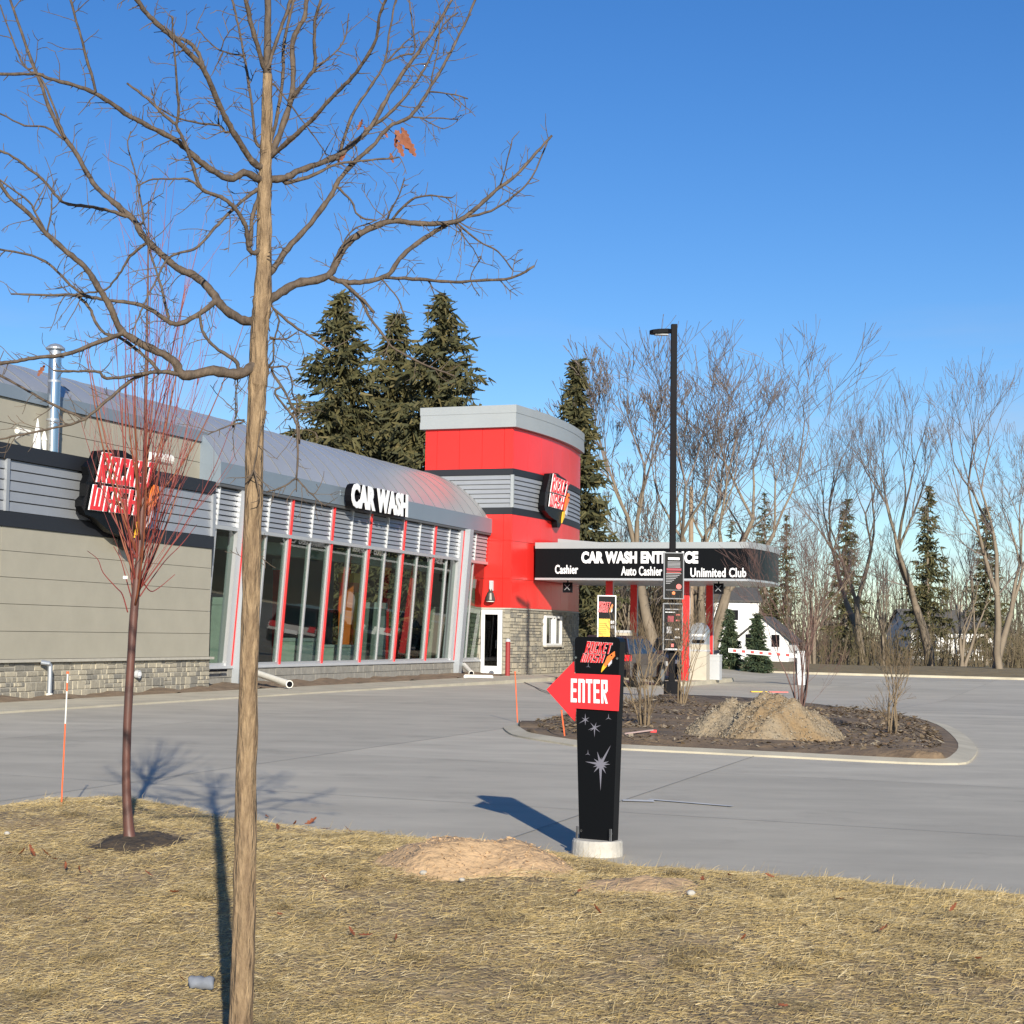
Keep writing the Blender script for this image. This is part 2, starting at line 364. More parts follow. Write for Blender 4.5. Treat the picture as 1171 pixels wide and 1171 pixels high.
def font_text(body, quad, nrm, name, parent, matl, extrude=0.03, bold=0.018, sep=True, depth=0.0):
    """built-in sans letters fitted to a quad (bl, tl, tr, br), each letter a part"""
    cu = bpy.data.curves.new('tmp', 'FONT'); cu.body = body; cu.size = 1.0; cu.offset = bold; cu.extrude = 0.0; cu.resolution_u = 3; cu.space_character = 1.06
    ob = bpy.data.objects.new('tmp', cu); COL.objects.link(ob)
    dg = bpy.context.evaluated_depsgraph_get(); me = bpy.data.meshes.new_from_object(ob.evaluated_get(dg))
    bpy.data.objects.remove(ob); bpy.data.curves.remove(cu)
    bm = bmesh.new(); bm.from_mesh(me)
    xs = [v.co.x for v in bm.verts]; ys = [v.co.y for v in bm.verts]
    x0, x1, y0, y1 = min(xs), max(xs), min(ys), max(ys)
    ext = bmesh.ops.extrude_face_region(bm, geom=list(bm.faces))
    for g in ext['geom']:
        if isinstance(g, bmesh.types.BMVert): g.co.z = 1.0
    bl, tl, tr, br = [Vector(q) for q in quad]
    # islands -> letters
    bm.verts.ensure_lookup_table(); seen = set(); isl = []
    for v in bm.verts:
        if v.index in seen: continue
        stack = [v]; comp = []; seen.add(v.index)
        while stack:
            q = stack.pop(); comp.append(q)
            for e_ in q.link_edges:
                w_ = e_.other_vert(q)
                if w_.index not in seen: seen.add(w_.index); stack.append(w_)
        isl.append(comp)
    isl.sort(key=lambda c: min(q.co.x for q in c))
    merged = []
    for c in isl:                                     # keep dots with their stems
        a0, a1 = min(q.co.x for q in c), max(q.co.x for q in c)
        if merged and a0 < merged[-1][1] - 0.5*(a1-a0) : merged[-1][0].extend(c); merged[-1][1] = max(merged[-1][1], a1)
        else: merged.append([list(c), a1])
    for comp, _ in merged:
        idx = {v.index: i for i, v in enumerate(comp)}
        vs = []
        for v in comp:
            a = (v.co.x-x0)/(x1-x0); b = (v.co.y-y0)/(y1-y0)
            vs.append(tuple(bl*(1-a)*(1-b) + br*a*(1-b) + tl*(1-a)*b + tr*a*b + nrm*(depth + extrude*v.co.z)))
        fs = [tuple(idx[q.index] for q in f.verts) for f in bm.faces if f.verts[0].index in idx]
        mb = MB(); mb.v = vs; mb.f = fs
        mb.build(name, matl, parent)
    bm.free(); bpy.data.meshes.remove(me)

# ================================================================= THE SETTING
mb = MB(); mb.poly([(-2500, -300, -0.55), (2500, -300, -0.55), (2500, 4000, -0.55), (-2500, 4000, -0.55)])
tag(mb.build('terrain', M_terrain), kind='structure')
S_EDGE = -47.0
def grid(name, s0, s1, ns, t0, t1, nt, zf, matl, parent=None):
    mb = MB()
    for i in range(ns+1):
        for j in range(nt+1):
            s = s0+(s1-s0)*i/ns; t = t0+(t1-t0)*j/nt; P = W(s, t, 0)
            mb.v.append((P.x, P.y, zf(P.x, P.y)))
    for i in range(ns):
        for j in range(nt):
            k = i*(nt+1)+j; mb.f.append((k, k+nt+1, k+nt+2, k+1))
    return mb.build(name, matl, parent, smooth=True)
pave = tag(grid('pavement', S_EDGE-0.6, 27, 80, -40, 60, 60, gz, M_conc), kind='structure')
def strip(pts, w, h, name, matl, parent):            # thin raised ribbon on the pavement
    mb = MB()
    L = []
    for i, p in enumerate(pts):
        d = (pts[min(i+1, len(pts)-1)] - pts[max(i-1, 0)]); d.z = 0; d.normalize(); n_ = Vector((-d.y, d.x, 0))*w/2
        for q in (p-n_, p+n_): L.append((q.x, q.y, gz(q.x, q.y)+h))
    mb.v = L; mb.f = [(2*i, 2*i+2, 2*i+3, 2*i+1) for i in range(len(pts)-1)]
    return mb.build(name, matl, parent)
def line(a, b, n=12): return [a.lerp(b, i/n) for i in range(n+1)]
for s in np.arange(-44, 26, 4.6):                    # saw-cut joints
    strip(line(W(s, 2.4, 0), W(s, 40, 0), 20), 0.012, 0.004, 'saw_cut_joint', mat('faint_joint', (0.30, 0.29, 0.26), 0.9), pave)
for t in np.arange(6.4, 40, 4.6):
    strip(line(W(S_EDGE, t, 0), W(26, t, 0), 30), 0.012, 0.006, 'saw_cut_joint', MATS['faint_joint'], pave)
strip([G(588, 775), G(612, 786), G(645, 799)], 0.05, 0.008, 'expansion_joint', M_joint, pave)
tag(strip([G(712, 916), G(748, 917)], 0.16, 0.009, 'painted_line', M_paintl, None), kind='structure')
tag(strip([G(742, 915), G(790, 919), G(838, 923)], 0.07, 0.010, 'painted_line', M_paintl, None), kind='structure')
# kerb strip and soil strip along the building
mb = MB(); mb.bbox(-60, -0.9, 0.75, 2.7, -0.3, 0.035)
tag(mb.build('kerb', M_kerb), kind='structure')
mb = MB()
for i in range(120):
    for j in range(6):
        s = -60+i*(59.0/119); t = -1.3+j*0.415
        P = W(s, t, 0.05+0.05*math.sin(s*3.1+j)+random.uniform(-.025, .03) - (0.05 if j == 5 else 0)); mb.v.append(tuple(P))
for i in range(119):
    for j in range(5):
        k = i*6+j; mb.f.append((k, k+6, k+7, k+1))
tag(mb.build('soil_strip', M_soil, smooth=True), kind='structure')

# ---- foreground lawn
epx = [(0, 925), (40, 920), (70, 918), (150, 918), (200, 926), (250, 935), (330, 945), (450, 955), (600, 968), (700, 989), (800, 995), (901, 1003)]
EX, EY = [], []
for p in epx:
    P = on_z(*p, 0.06); EX.append(P.x); EY.append(P.y)
xl, yl = EX[-1], EY[-1]
EX = [-14, -6.5]+EX+[6, 20]; EY = [17.8, 14.8]+EY+[yl-0.4167*(6-xl), yl-0.4167*(20-xl)]
def edgeY(x): return float(np.interp(x, EX, EY))
BUMPS = [(110, 928, 0.9, 0.05), (540, 985, 0.55, 0.03)]
BW = [(on_z(a, b, 0.08), r, h) for a, b, r, h in BUMPS]
def lawn_z(x, y):
    d = edgeY(x)-y
    z = float(np.interp(d, [-0.05, 0.0, 0.12, 0.4, 1.6, 3.0, 4.5, 6.5, 9, 14], [-0.04, 0.015, 0.06, 0.08, 0.08, -0.03, -0.18, -0.26, -0.30, -0.30]))
    if d > 0.05:
        for P, r, h in BW: z += h*math.exp(-((x-P.x)**2+(y-P.y)**2)/(r*r))
        z += 0.012*math.sin(x*5.1+y*1.7)*math.sin(y*4.3-x*2.1) + 0.008*math.sin(x*13+1)*math.sin(y*11+x*3)
    return z
mb = MB(); nx, ny = 300, 130
xs = np.linspace(-14, 16, nx)
for x in xs:
    e = edgeY(x)+0.04+0.03*math.sin(x*9)*math.sin(x*3.7)
    for j in range(ny):
        v = (j/(ny-1))**0.8; y = -4+(e+4)*v; mb.v.append((x, y, lawn_z(x, y)))
for i in range(nx-1):
    for j in range(ny-1):
        k = i*ny+j; mb.f.append((k, k+ny, k+ny+1, k+1))
tag(mb.build('lawn', M_lawn, smooth=True, fix=False), kind='structure')
def onlawn(px, py):
    z = 0.05
    for _ in range(12):
        P = on_z(px, py, z); z = 0.5*z+0.5*lawn_z(P.x, P.y)
    P.z = lawn_z(P.x, P.y); return P

# sand mounds on the lawn
def mound(name, cpx, rx, ry, h, matl, label, cat, seed, rot=0.0, base=None, n=44, rough=0.25, expo=1.15):
    r = random.Random(seed); c = base if base else onlawn(*cpx); mb = MB()
    ph = [r.uniform(0, 6.28) for _ in range(8)]
    for i in range(n+1):
        for j in range(n+1):
            a, b = 2*i/n-1, 2*j/n-1; q = math.hypot(a, b); an = math.atan2(b, a)
            lim = 0.85+0.10*math.sin(3*an+ph[0])+0.06*math.sin(5*an+ph[1])
            hh = max(0, 1-(q/lim)**2)**expo
            hh *= 1+rough*(math.sin(a*5+ph[2])*math.sin(b*4+ph[3])+0.5*math.sin(a*11+ph[4])*math.sin(b*9+ph[5])+0.3*math.sin(a*23+ph[6])*math.sin(b*19+ph[7]))
            x = a*rx; y = b*ry; X = c.x+x*math.cos(rot)-y*math.sin(rot); Y = c.y+x*math.sin(rot)+y*math.cos(rot)
            gzz = lawn_z(X, Y) if base is None else c.z
            zz = gzz + h*hh - (0.03 if hh <= 0.001 else 0) + (r.uniform(-.006, .006) if hh > .001 else 0)*h/0.13
            mb.v.append((X, Y, zz))
    for i in range(n):
        for j in range(n):
            k = i*(n+1)+j; mb.f.append((k, k+n+1, k+n+2, k+1))
    return tag(mb.build(name, matl, smooth=True, fix=False), label, cat)
sand1 = mound('sand_mound', (538, 984), 0.76, 0.66, 0.14, M_sand, 'low heap of bare tan sand left of the sign footing', 'sand heap', 3, rot=-0.45)
rc_ = random.Random(77); mbc = MB(); pvs = [v.co for v in sand1.data.vertices if v.co.z > lawn_z(v.co.x, v.co.y)+.012]
for _ in range(1500):
    c = rc_.choice(pvs)+Vector((rc_.uniform(-.015, .015), rc_.uniform(-.015, .015), rc_.uniform(-.002, .006))); z_ = rc_.choice((.003, .005, .008, .014))
    q = [c+Vector((rc_.uniform(-1, 1), rc_.uniform(-1, 1), rc_.uniform(-.8, .8)))*z_ for _ in range(4)]; k = len(mbc.v); mbc.v += [tuple(p) for p in q]; mbc.f += [(k, k+1, k+2), (k, k+1, k+3), (k, k+2, k+3), (k+1, k+2, k+3)]
tag(mbc.build('clods', M_sand, sand1, fix=False), kind='stuff')
mound('sand_mound', (735, 1015), 0.42, 0.45, 0.055, M_sand, 'flat patch of tan sand in front of the sign footing', 'sand heap', 5, rot=-0.3)
tree_soil = onlawn(155, 966)
mound('soil_ring', (155, 966), 0.40, 0.42, 0.05, mat('dark_tree_soil', (0.10, 0.07, 0.04), 0.95, col2=(0.03, 0.022, 0.015), vscale=9, bump=0.05, bscale=20), 'ring of dark loose soil around the red-brown sapling', 'soil', 9)

# straw and dry grass: countless blades as one object
NB = 380000
bx = RNG.uniform(-7.0, 8.6, NB*2); ed = np.interp(bx, EX, EY)
dd = RNG.uniform(0, 1, NB*2)**1.0*(ed-4.6); by = ed-dd-RNG.uniform(-0.04, 0.02, NB*2)
keep = ((bx > -0.25*by-0.6) & (bx < 0.40*by+0.4)) | (RNG.uniform(0, 1, NB*2) < .35)
s1, s2, s3 = onlawn(538, 982), onlawn(735, 1015), tree_soil
for P, rx, ry, pr in ((s1, .52, .48, .04), (s2, .33, .34, .25), (s3, .30, .30, .25)):
    ins = ((bx-P.x)/rx)**2+((by-P.y)/ry)**2 < 1
    keep &= ~(ins & (RNG.uniform(0, 1, NB*2) > pr))
pn = .5+.5*np.sin(bx*2.3+1.7*np.sin(by*1.9+bx))*np.sin(by*2.9+1.3*np.sin(bx*2.1)); keep &= RNG.uniform(0, 1, len(bx)) < .30+.9*pn
bx, by = bx[keep][:NB], by[keep][:NB]; NB = len(bx)
dE = np.interp(bx, EX, EY)-by
bz = np.interp(dE, [-0.05, 0.0, 0.12, 0.4, 1.6, 3.0, 4.5, 6.5, 9, 14], [-0.03, 0.015, 0.06, 0.08, 0.08, -0.03, -0.18, -0.26, -0.30, -0.30])
for P, r, h in BW: bz += np.where(dE > .05, h*np.exp(-((bx-P.x)**2+(by-P.y)**2)/(r*r)), 0)
bz += np.where(dE > .05, 0.012*np.sin(bx*5.1+by*1.7)*np.sin(by*4.3-bx*2.1) + 0.008*np.sin(bx*13+1)*np.sin(by*11+bx*3), 0)
clump = 0.5+0.5*np.sin(bx*7.3+2*np.sin(by*3.1))*np.sin(by*6.1+2*np.sin(bx*2.7))
az = RNG.normal(0, 0.9, NB); ln = RNG.uniform(.02, .07, NB)*(1+0.8*(RNG.uniform(0, 1, NB) > .93)); wd = RNG.uniform(.0010, .0027, NB)
el = np.where(RNG.uniform(0, 1, NB) < 0.05, RNG.uniform(0.3, 1.2, NB), RNG.normal(0.03, 0.13, NB))
dirv = np.c_[np.cos(az)*np.cos(el), np.sin(az)*np.cos(el), np.sin(el)]
side = np.c_[-np.sin(az), np.cos(az), np.zeros(NB)]
roll = RNG.uniform(0.2, 1.3, NB)
sidev = side*np.cos(roll)[:, None] + np.cross(dirv, side)*np.sin(roll)[:, None]
ctr = np.c_[bx, by, bz+0.004+0.030*clump*RNG.uniform(0, 1, NB)]
hl = dirv*ln[:, None]*0.5; up_ = (np.maximum(el, 0)*0.5*ln)[:, None]*np.array([0, 0, 1.0]); hw = sidev*wd[:, None]*0.5
bend = np.c_[RNG.normal(0, .006, NB), RNG.normal(0, .006, NB), RNG.uniform(0, .008, NB)]
a = ctr+up_-hl; c = ctr+up_+hl; m_ = ctr+up_+bend
V = np.stack([a-hw, a+hw, m_+hw, m_-hw, c+hw*.3, c-hw*.3], 1).reshape(-1, 3)
k = np.arange(NB)[:, None]*6
Fq = np.concatenate([k+np.array([[0, 1, 2, 3]]), k+np.array([[3, 2, 4, 5]])], 1).reshape(-1, 4)
tag(link('dry_grass', np_mesh('dry_grass', V, Fq), None, M_straw), 'straw and dry winter grass covering the foreground lawn', 'grass', kind='stuff')

NT = 120; tcx = RNG.uniform(-2.6, 4.4, NT); tcy = np.interp(tcx, EX, EY)-RNG.uniform(.15, 5.6, NT)
KB = 110; NBt = NT*KB
rr_ = np.repeat(RNG.uniform(.05, .16, NT), KB)*np.sqrt(RNG.uniform(0, 1, NBt)); an2 = RNG.uniform(0, 6.283, NBt)
bx = np.repeat(tcx, KB)+rr_*np.cos(an2); by = np.repeat(tcy, KB)+rr_*np.sin(an2)
bz = np.array([lawn_z(x, y) for x, y in zip(tcx, tcy)]).repeat(KB)
az = RNG.uniform(0, 6.283, NBt); el = RNG.uniform(.0, .7, NBt)*np.repeat(RNG.uniform(.1, .8, NT), KB); ln = RNG.uniform(.04, .12, NBt); wd = RNG.uniform(.0014, .0034, NBt)
dirv = np.c_[np.cos(az)*np.cos(el), np.sin(az)*np.cos(el), np.sin(el)]; side = np.c_[-np.sin(az), np.cos(az), np.zeros(NBt)]
a = np.c_[bx, by, bz+.012+.02*RNG.uniform(0, 1, NBt)]; m_ = a+dirv*ln[:, None]*.55; c = a+dirv*ln[:, None]-np.array([0, 0, 1.0])*(ln*.25*RNG.uniform(0, 1, NBt))[:, None]; hw = side*wd[:, None]*.5
V = np.stack([a-hw, a+hw, m_+hw, m_-hw, c+hw*.3, c-hw*.3], 1).reshape(-1, 3); k = np.arange(NBt)[:, None]*6
Fq = np.concatenate([k+np.array([[0, 1, 2, 3]]), k+np.array([[3, 2, 4, 5]])], 1).reshape(-1, 4)
tag(link('straw_tufts', np_mesh('straw_tufts', V, Fq), None, mat('golden_straw', (.5, .38, .16), .75, per_island=[(.30, .20, .07), (.50, .36, .13), (.40, .28, .10), (.62, .48, .22), (.24, .17, .08)])), 'golden tufts of longer straw scattered over the lawn', 'grass', kind='stuff')

# ================================================================= THE CAR WASH BUILDING
bld = empty('car_wash_building', W(-15, -4, 0), 'long tan and red car wash building with barrel roof, glass front and red tower', 'building')
SL, SR = -37.0, -22.2                                # tan block
core = MB().bbox(SL, SR+0.0, -6.9, -0.27, 0.0, 5.02).build('tan_block_core', mat('panel_gap', (0.24, 0.22, 0.17), 0.9), bld)
sb = MB().bbox(SL, SR-0.01, -0.265, -0.19, 0.0, 0.74).build('stone_base', M_mortar, bld)
def ashlar(L, H, r):
    z = 0.0; out = []
    while z < H-0.04:
        h = r.choice((0.11, 0.15, 0.19, 0.22)); h = min(h, H-z)
        if H-z-h < 0.06: h = H-z
        x = 0.0
        while x < L-0.03:
            w = r.uniform(0.15, 0.38)
            if L-x-w < 0.12: w = L-x
            if h > 0.17 and r.random() < 0.35:
                out.append((x, x+w, z, z+h*0.48)); out.append((x, x+w*0.5, z+h*0.52, z+h)); out.append((x+w*0.5+.0, x+w, z+h*0.52, z+h))
            else: out.append((x, x+w, z, z+h))
            x += w
        z += h
    return out
rs = random.Random(4)
tri = 0
for (a, b, c, d) in ashlar(8.9, 0.74, rs):
    g = 0.006; q = rs.uniform(0.010, 0.026)
    mb = MB(); s0, s1 = SR-0.01-8.9+a+g, SR-0.01-8.9+b-g; z0, z1 = c+g, d-g
    e = 0.012
    mb.hexa([W(s0,-.189,z0),W(s1,-.189,z0),W(s1-e,-.189+q,z0+e),W(s0+e,-.189+q,z0+e),W(s0,-.189,z1),W(s1,-.189,z1),W(s1-e,-.189+q,z1-e),W(s0+e,-.189+q,z1-e)])
    mb.build('stone', rs.choice(M_stones), sb)
mb = MB()
for (a, b, c, d) in ashlar(5.8, 0.74, rs):
    mb.bbox(SL+a+.01, SL+b-.01, -.189, -.189+rs.uniform(.01, .026), c+.007, d-.007)
tag(mb.build('stones', M_stones[1], sb), kind='stuff')
mb = MB()
for (a, b, c, d) in ashlar(1.0, 0.74, rs):           # return of the base at its right end
    t1 = -.2-a*1.0; t0 = -.2-b*1.0
    mb.hexa([W(SR-.009,t0+.01,c+.01),W(SR+.035,t0+.01,c+.01),W(SR+.035,t1-.01,c+.01),W(SR-.009,t1-.01,c+.01),W(SR-.009,t0+.01,d-.01),W(SR+.035,t0+.01,d-.01),W(SR+.035,t1-.01,d-.01),W(SR-.009,t1-.01,d-.01)])
tag(mb.build('stones', M_stones[0], sb), kind='stuff')
MB().bbox(SL, SR+0.07, -1.3, -0.09, 0.742, 0.80).build('sill', M_tan2, bld)
rows = [0.803, 1.36, 1.90, 2.43, 2.95, 3.43]
for i in range(5):
    for s0, s1 in ((SL, -30.75), (-30.75, SR)):
        MB().bbox(s0+.008, s1-.008, -.26, -.20, rows[i]+.005, rows[i+1]-.005).build('wall_panel', M_tan, bld)
MB().bbox(SR-.0, SR+.02, -6.9, -.262, 0.803, 5.0).build('end_panel', M_tan, bld)
MB().bbox(SL, SR+.03, -.262, -.165, 3.432, 3.725).build('dark_band', M_dark, bld)
MB().bbox(SL, SR+.03, -1.45, -.150, 4.77, 5.075).build('dark_band', M_dark, bld)
zz = np.linspace(3.727, 4.768, 6)
for i in range(5):
    mb = MB(); z0, z1 = zz[i], zz[i+1]
    mb.hexa([W(SL,-.26,z0+.002),W(SR,-.26,z0+.002),W(SR,-.19,z0+.012),W(SL,-.19,z0+.012),W(SL,-.26,z1-.002),W(SR,-.26,z1-.002),W(SR,-.215,z1-.012),W(SL,-.215,z1-.012)])
    mb.build('siding_slat', M_corr, bld)
MB().bbox(SR-.10, SR+.045, -.262, -.14, 3.73, 4.765).build('corner_trim', M_corr, bld)
MB().bbox(-30.72, -30.62, -.262, -.14, 3.73, 4.765).build('joint_trim', M_corr, bld)
# upper set-back wall
MB().bbox(SL, -20.35, -6.5, -1.56, 5.0, 6.27).build('upper_core', MATS['panel_gap'], bld)
for z0, z1 in ((5.077, 5.74), (5.74, 6.275)):
    for s0, s1 in ((SL, -29.25), (-29.25, -24.8), (-24.8, -20.34)):
        MB().bbox(s0+.007, s1-.007, -1.558, -1.50, z0+.007, z1-.007).build('wall_panel', M_tan, bld)
MB().bbox(-20.34, -20.31, -2.4, -1.5, 5.0, 6.25).build('end_panel', M_tan, bld)
MB().bbox(SL, -20.33, -1.62, -1.44, 6.277, 6.55).build('eave_fascia', M_fascia, bld)
# barrel roof
TC, ZC, RR = -4.124, 3.748, 3.815
def arc(a, r=RR): return TC+r*math.sin(a), ZC+r*math.cos(a)
A_LOW = math.asin((-0.84-TC)/RR); A_UP = math.asin((-1.50-TC)/RR)
def roofpiece(s0, s1, a0, a1, n, th=0.05, split=1.0):
    mb = MB(); ks = max(1, int((s1-s0)/split))
    for i in range(ks+1):
        s = s0+(s1-s0)*i/ks
        for j in range(n+1):
            t, z = arc(a0+(a1-a0)*j/n); mb.v.append(tuple(W(s, t, z)))
    for i in range(ks):
        for j in range(n):
            k = i*(n+1)+j; mb.f.append((k, k+1, k+n+2, k+n+1))
    return mb
rf = roofpiece(-20.6, 0.0, -A_LOW, A_LOW, 28).build('roof', M_roof, bld, smooth=True)
rf2 = roofpiece(SL, -20.6, -A_LOW, A_UP, 24).build('roof', M_roof, bld, smooth=True)
def seam(s, a1, par):
    mb = MB(); n = 16
    P = []
    for j in range(n+1):
        a = -0.2+(a1+0.2)*j/n
        P.append([W(s+ds, *arc(a, RR+dr)) for ds, dr in ((-.014, -.01), (-.014, .012), (.014, .012), (.014, -.01))])
    for q in P: mb.v += [tuple(x) for x in q]
    for j in range(n):
        for k in range(3): a = j*4+k; mb.f.append((a, a+1, a+5, a+4))
    mb.f.append((0, 1, 2, 3)); mb.f.append((n*4+3, n*4+2, n*4+1, n*4))
    mb.build('standing_seam', M_seam, par)
s = -0.55
while s > SL+0.3:
    if s > -20.5: seam(s, A_LOW, rf)
    else: seam(s, A_UP, rf2)
    s -= 0.98
mb = MB(); n = 24                                     # closing gable skirt between low and high eaves
pts = [W(-20.6, *arc(A_UP+(A_LOW-A_UP)*j/8)) for j in range(9)]+[W(-20.6, -.9, 5.2), W(-20.6, -1.7, 5.2)]
mb.prism(pts, U*0.03).build('roof_end_flashing', M_fascia, bld)
MB().bbox(-20.9, 0.06, -0.98, -0.72, 5.18, 5.715).build('eave_fascia', M_fascia, bld)
MB().bbox(-20.9, -0.05, -7.0, -0.74, 5.10, 5.178).build('soffit', mat('dark_soffit', (0.09, 0.095, 0.10), 0.7), bld)
# glazed front, leaning out towards the top
def LT(z): return -1.2+(z-.52)/4.53*.33
def lean(s0, s1, d0, d1, z0, z1):
    mb = MB(); q = []
    for z in (z0, z1):
        q += [W(s0, LT(z)+d0, z), W(s1, LT(z)+d0, z), W(s1, LT(z)+d1, z), W(s0, LT(z)+d1, z)]
    return mb.hexa(q)
MUL = [-16.48, -13.72, -10.96, -8.19, -5.45]; P1, P2 = -19.23, -2.70
BND = [SR+.02, P1]+MUL+[P2, -0.02]
sbase = MB().bbox(SR+.0, -0.0, -1.6, -1.13, 0.0, 0.455).build('front_base', M_mortar, bld)
mb = MB()
for rI in range(2):
    x = SR+.04+(0.2 if rI else 0)
    while x < -.1:
        mb.bbox(x+.006, min(x+.39, -.02), -1.135, -1.105+rs.uniform(-.006, .012), rI*.225+.008, rI*.225+.218); x += 0.40
tag(mb.build('base_blocks', mat('base_block', (0.29, 0.275, 0.24), 0.85, var=0.25, vscale=5, bump=.006, bscale=40), sbase), kind='stuff')
MB().bbox(SR+.03, -.02, -1.62, -1.06, 0.457, 0.53).build('front_sill', M_lgreyp, bld)
win = empty('window', W(-11, -1.2, 0.5)); win.parent = bld; win.matrix_parent_inverse = bld.matrix_basis.inverted()
for i in range(len(BND)-1):
    s0, s1 = BND[i], BND[i+1]; mid = (s0+s1)/2
    for a, b in ((s0+.05, mid-.03), (mid+.03, s1-.05)):
        lean(a, b, -.015, -.005, .56, 4.02).build('pane', M_glass, win)
        zl = np.linspace(4.12, 5.08, 8)
        for j in range(7):
            z0, z1 = zl[j], zl[j+1]; mbx = MB()
            mbx.hexa([W(a,LT(z0)-.05,z0+.004),W(b,LT(z0)-.05,z0+.004),W(b,LT(z0)+.032,z0+.006),W(a,LT(z0)+.032,z0+.006),
                      W(a,LT(z1)-.05,z1-.008),W(b,LT(z1)-.05,z1-.008),W(b,LT(z1)-.012,z1-.012),W(a,LT(z1)-.012,z1-.012)])
            mbx.build('louvre_slat', M_corr, bld)
    lean(mid-.035, mid+.035, -.09, .03, .53, 5.1).build('mullion', M_alum, win)
    lean(mid-.018, mid+.018, .03, .06, 4.12, 5.08).build('louvre_bracket', M_alum, bld)
    lean(s0, s1, -.10, .095, 4.02, 4.115).build('transom', M_alum, win)
    lean(s0, s1, -.08, .05, .53, .60).build('bottom_rail', M_alum, win)
    lean(s0, s1, -.09, -.055, 4.12, 5.1).build('louvre_backing', M_dark, bld)
for s in MUL:
    lean(s-.14, s-.045, -.10, .045, .53, 5.1).build('mullion', M_alum, win)
    lean(s-.03, s+.03, -.10, .085, .47, 5.14).build('red_fin', M_redp, win)
for s in (P1, P2):
    lean(s-.42, s-.14, -.12, .10, .53, 5.12).build('mullion', M_alum, win)
    lean(s-.125, s-.10, -.1, .12, .50, 5.12).build('red_fin', M_redp, win)
    lean(s-.095, s+.25, -.35, .32, .05, 5.15).build('pilaster', mat('pilaster_grey', (.36, .385, .41), .5, metal=.2), bld)
# inside
inn = empty('interior', W(-11, -4, 0)); inn.parent = bld; inn.matrix_parent_inverse = bld.matrix_basis.inverted()
MB().bbox(SR, 0, -7.2, -1.65, 0.0, 0.25).build('floor', mat('interior_floor', (0.33, 0.34, 0.33), 0.5, var=.2), inn)
MB().bbox(SR, 0, -7.3, -7.1, 0.0, 5.1).build('back_wall', M_int, inn)
for s in np.arange(-21, -1, 2.4):
    MB().bbox(s, s+.18, -7.05, -1.7, 4.55, 4.8).build('ceiling_beam', M_intl, inn)
MB().bbox(SR, 0, -2.1, -1.75, 3.62, 3.95).build('pale_bulkhead', M_intl, inn)

# ---- tower
def ct(s): return 0.02+0.36*(1-((s-4.3)/4.5)**2)
SE = 9.2
def outline(off):
    q = [(-off, -3.42-off), (-off, ct(0)+off)]
    q += [(s, ct(s)+off) for s in np.linspace(0.0, SE, 15)[1:]]
    q += [(SE+off, ct(SE)), (SE+off, -3.42-off)]
    return q
def ring(o0, o1, z0, z1):
    mb = MB(); a = [W(s, t, z0) for s, t in outline(o0)]; b = [W(s, t, z1) for s, t in outline(o1)]; n = len(a)
    mb.v = [tuple(p) for p in a+b]; mb.f = [tuple(reversed(range(n))), tuple(range(n, 2*n))]+[(i, (i+1) % n, n+(i+1) % n, n+i) for i in range(n)]
    return mb
ring(-.06, -.06, 0, 9.05).build('tower_core', MATS['panel_gap'], bld)
def tower_panels(z0, z1, tj, sj, matl, t_lo=-3.42, nm='red_panel'):
    g = .006
    tj = [t_lo]+tj+[ct(0)]
    for a, b in zip(tj[:-1], tj[1:]):
        MB().bbox(0, .058, a+g, b-(g if b < ct(0) else 0), z0+g, z1-g).build(nm, matl, bld)
    sj = [0.0]+sj+[SE]
    for a, b in zip(sj[:-1], sj[1:]):
        mb = MB(); k = 4; gg = g if a > 0 else -0.0
        ss = [a+gg+(b-g-a-gg)*i/k for i in range(k+1)]
        if a == 0: ss[0] = 0.06
        o = [(s, ct(s)) for s in ss]; i_ = [(s, ct(s)-.058) for s in reversed(ss)]
        mb.prism([W(s, t, z0+g) for s, t in o+i_], Z*(z1-z0-2*g)).build(nm, matl, bld)
SJ = [1.3, 2.6, 3.9, 5.2, 6.5, 7.8]
tower_panels(7.575, 9.095, [-2.95, -2.05, -1.15, -.28], SJ, M_red)
tower_panels(2.44, 3.5, [-.28], SJ, M_red, -1.35)
tower_panels(3.5, 4.9, [-.28], SJ, M_red, -1.35)
tower_panels(4.9, 5.885, [-2.0, -.28], SJ, M_red)
ring(.015, .015, 7.345, 7.578).build('dark_band', M_dark, bld)
ring(.015, .015, 5.88, 6.128).build('dark_band', M_dark, bld)
zz = np.linspace(6.13, 7.343, 8)
for i in range(7): ring(.03, -.03, zz[i]+.004, zz[i+1]-.004).build('siding_slat', M_corr, bld)
MB().bbox(-.045, .05, ct(0)-.06, ct(0)+.06, 6.135, 7.34).build('corner_trim', M_parapet, bld)
ring(.17, .17, 9.10, 9.36).build('parapet', M_parapet, bld)
ring(.155, .155, 9.362, 9.62).build('parapet', M_parapet, bld)
ring(.17, .17, 9.622, 9.92).build('parapet', M_parapet, bld)
ring(.02, .02, 2.385, 2.438).build('stone_cap', M_tan2, bld)
tb = ring(-.03, -.03, 0, 2.38).build('tower_stone_base', M_mortar, bld)
D0, D1 = -1.06, -.26                                  # door opening on the left face
WP = [onT(x, y, ct(4.2)) for x, y in ((623, 704), (641, 738))]; ws0, ws1 = st(WP[0])[0], st(WP[1])[0]
groups = {0: MB(), 1: MB(), 2: MB(), 3: MB()}
for (a, b, c, d) in ashlar(2.4, 2.36, rs):
    t0, t1 = -2.4+a+ct(0), -2.4+b+ct(0)
    if t1 > D0-.02 and t0 < D1+.02: continue
    groups[rs.randrange(4)].bbox(-.03-rs.uniform(0, .02), .05, t0+.012, t1-.012, c+.012, d-.012)
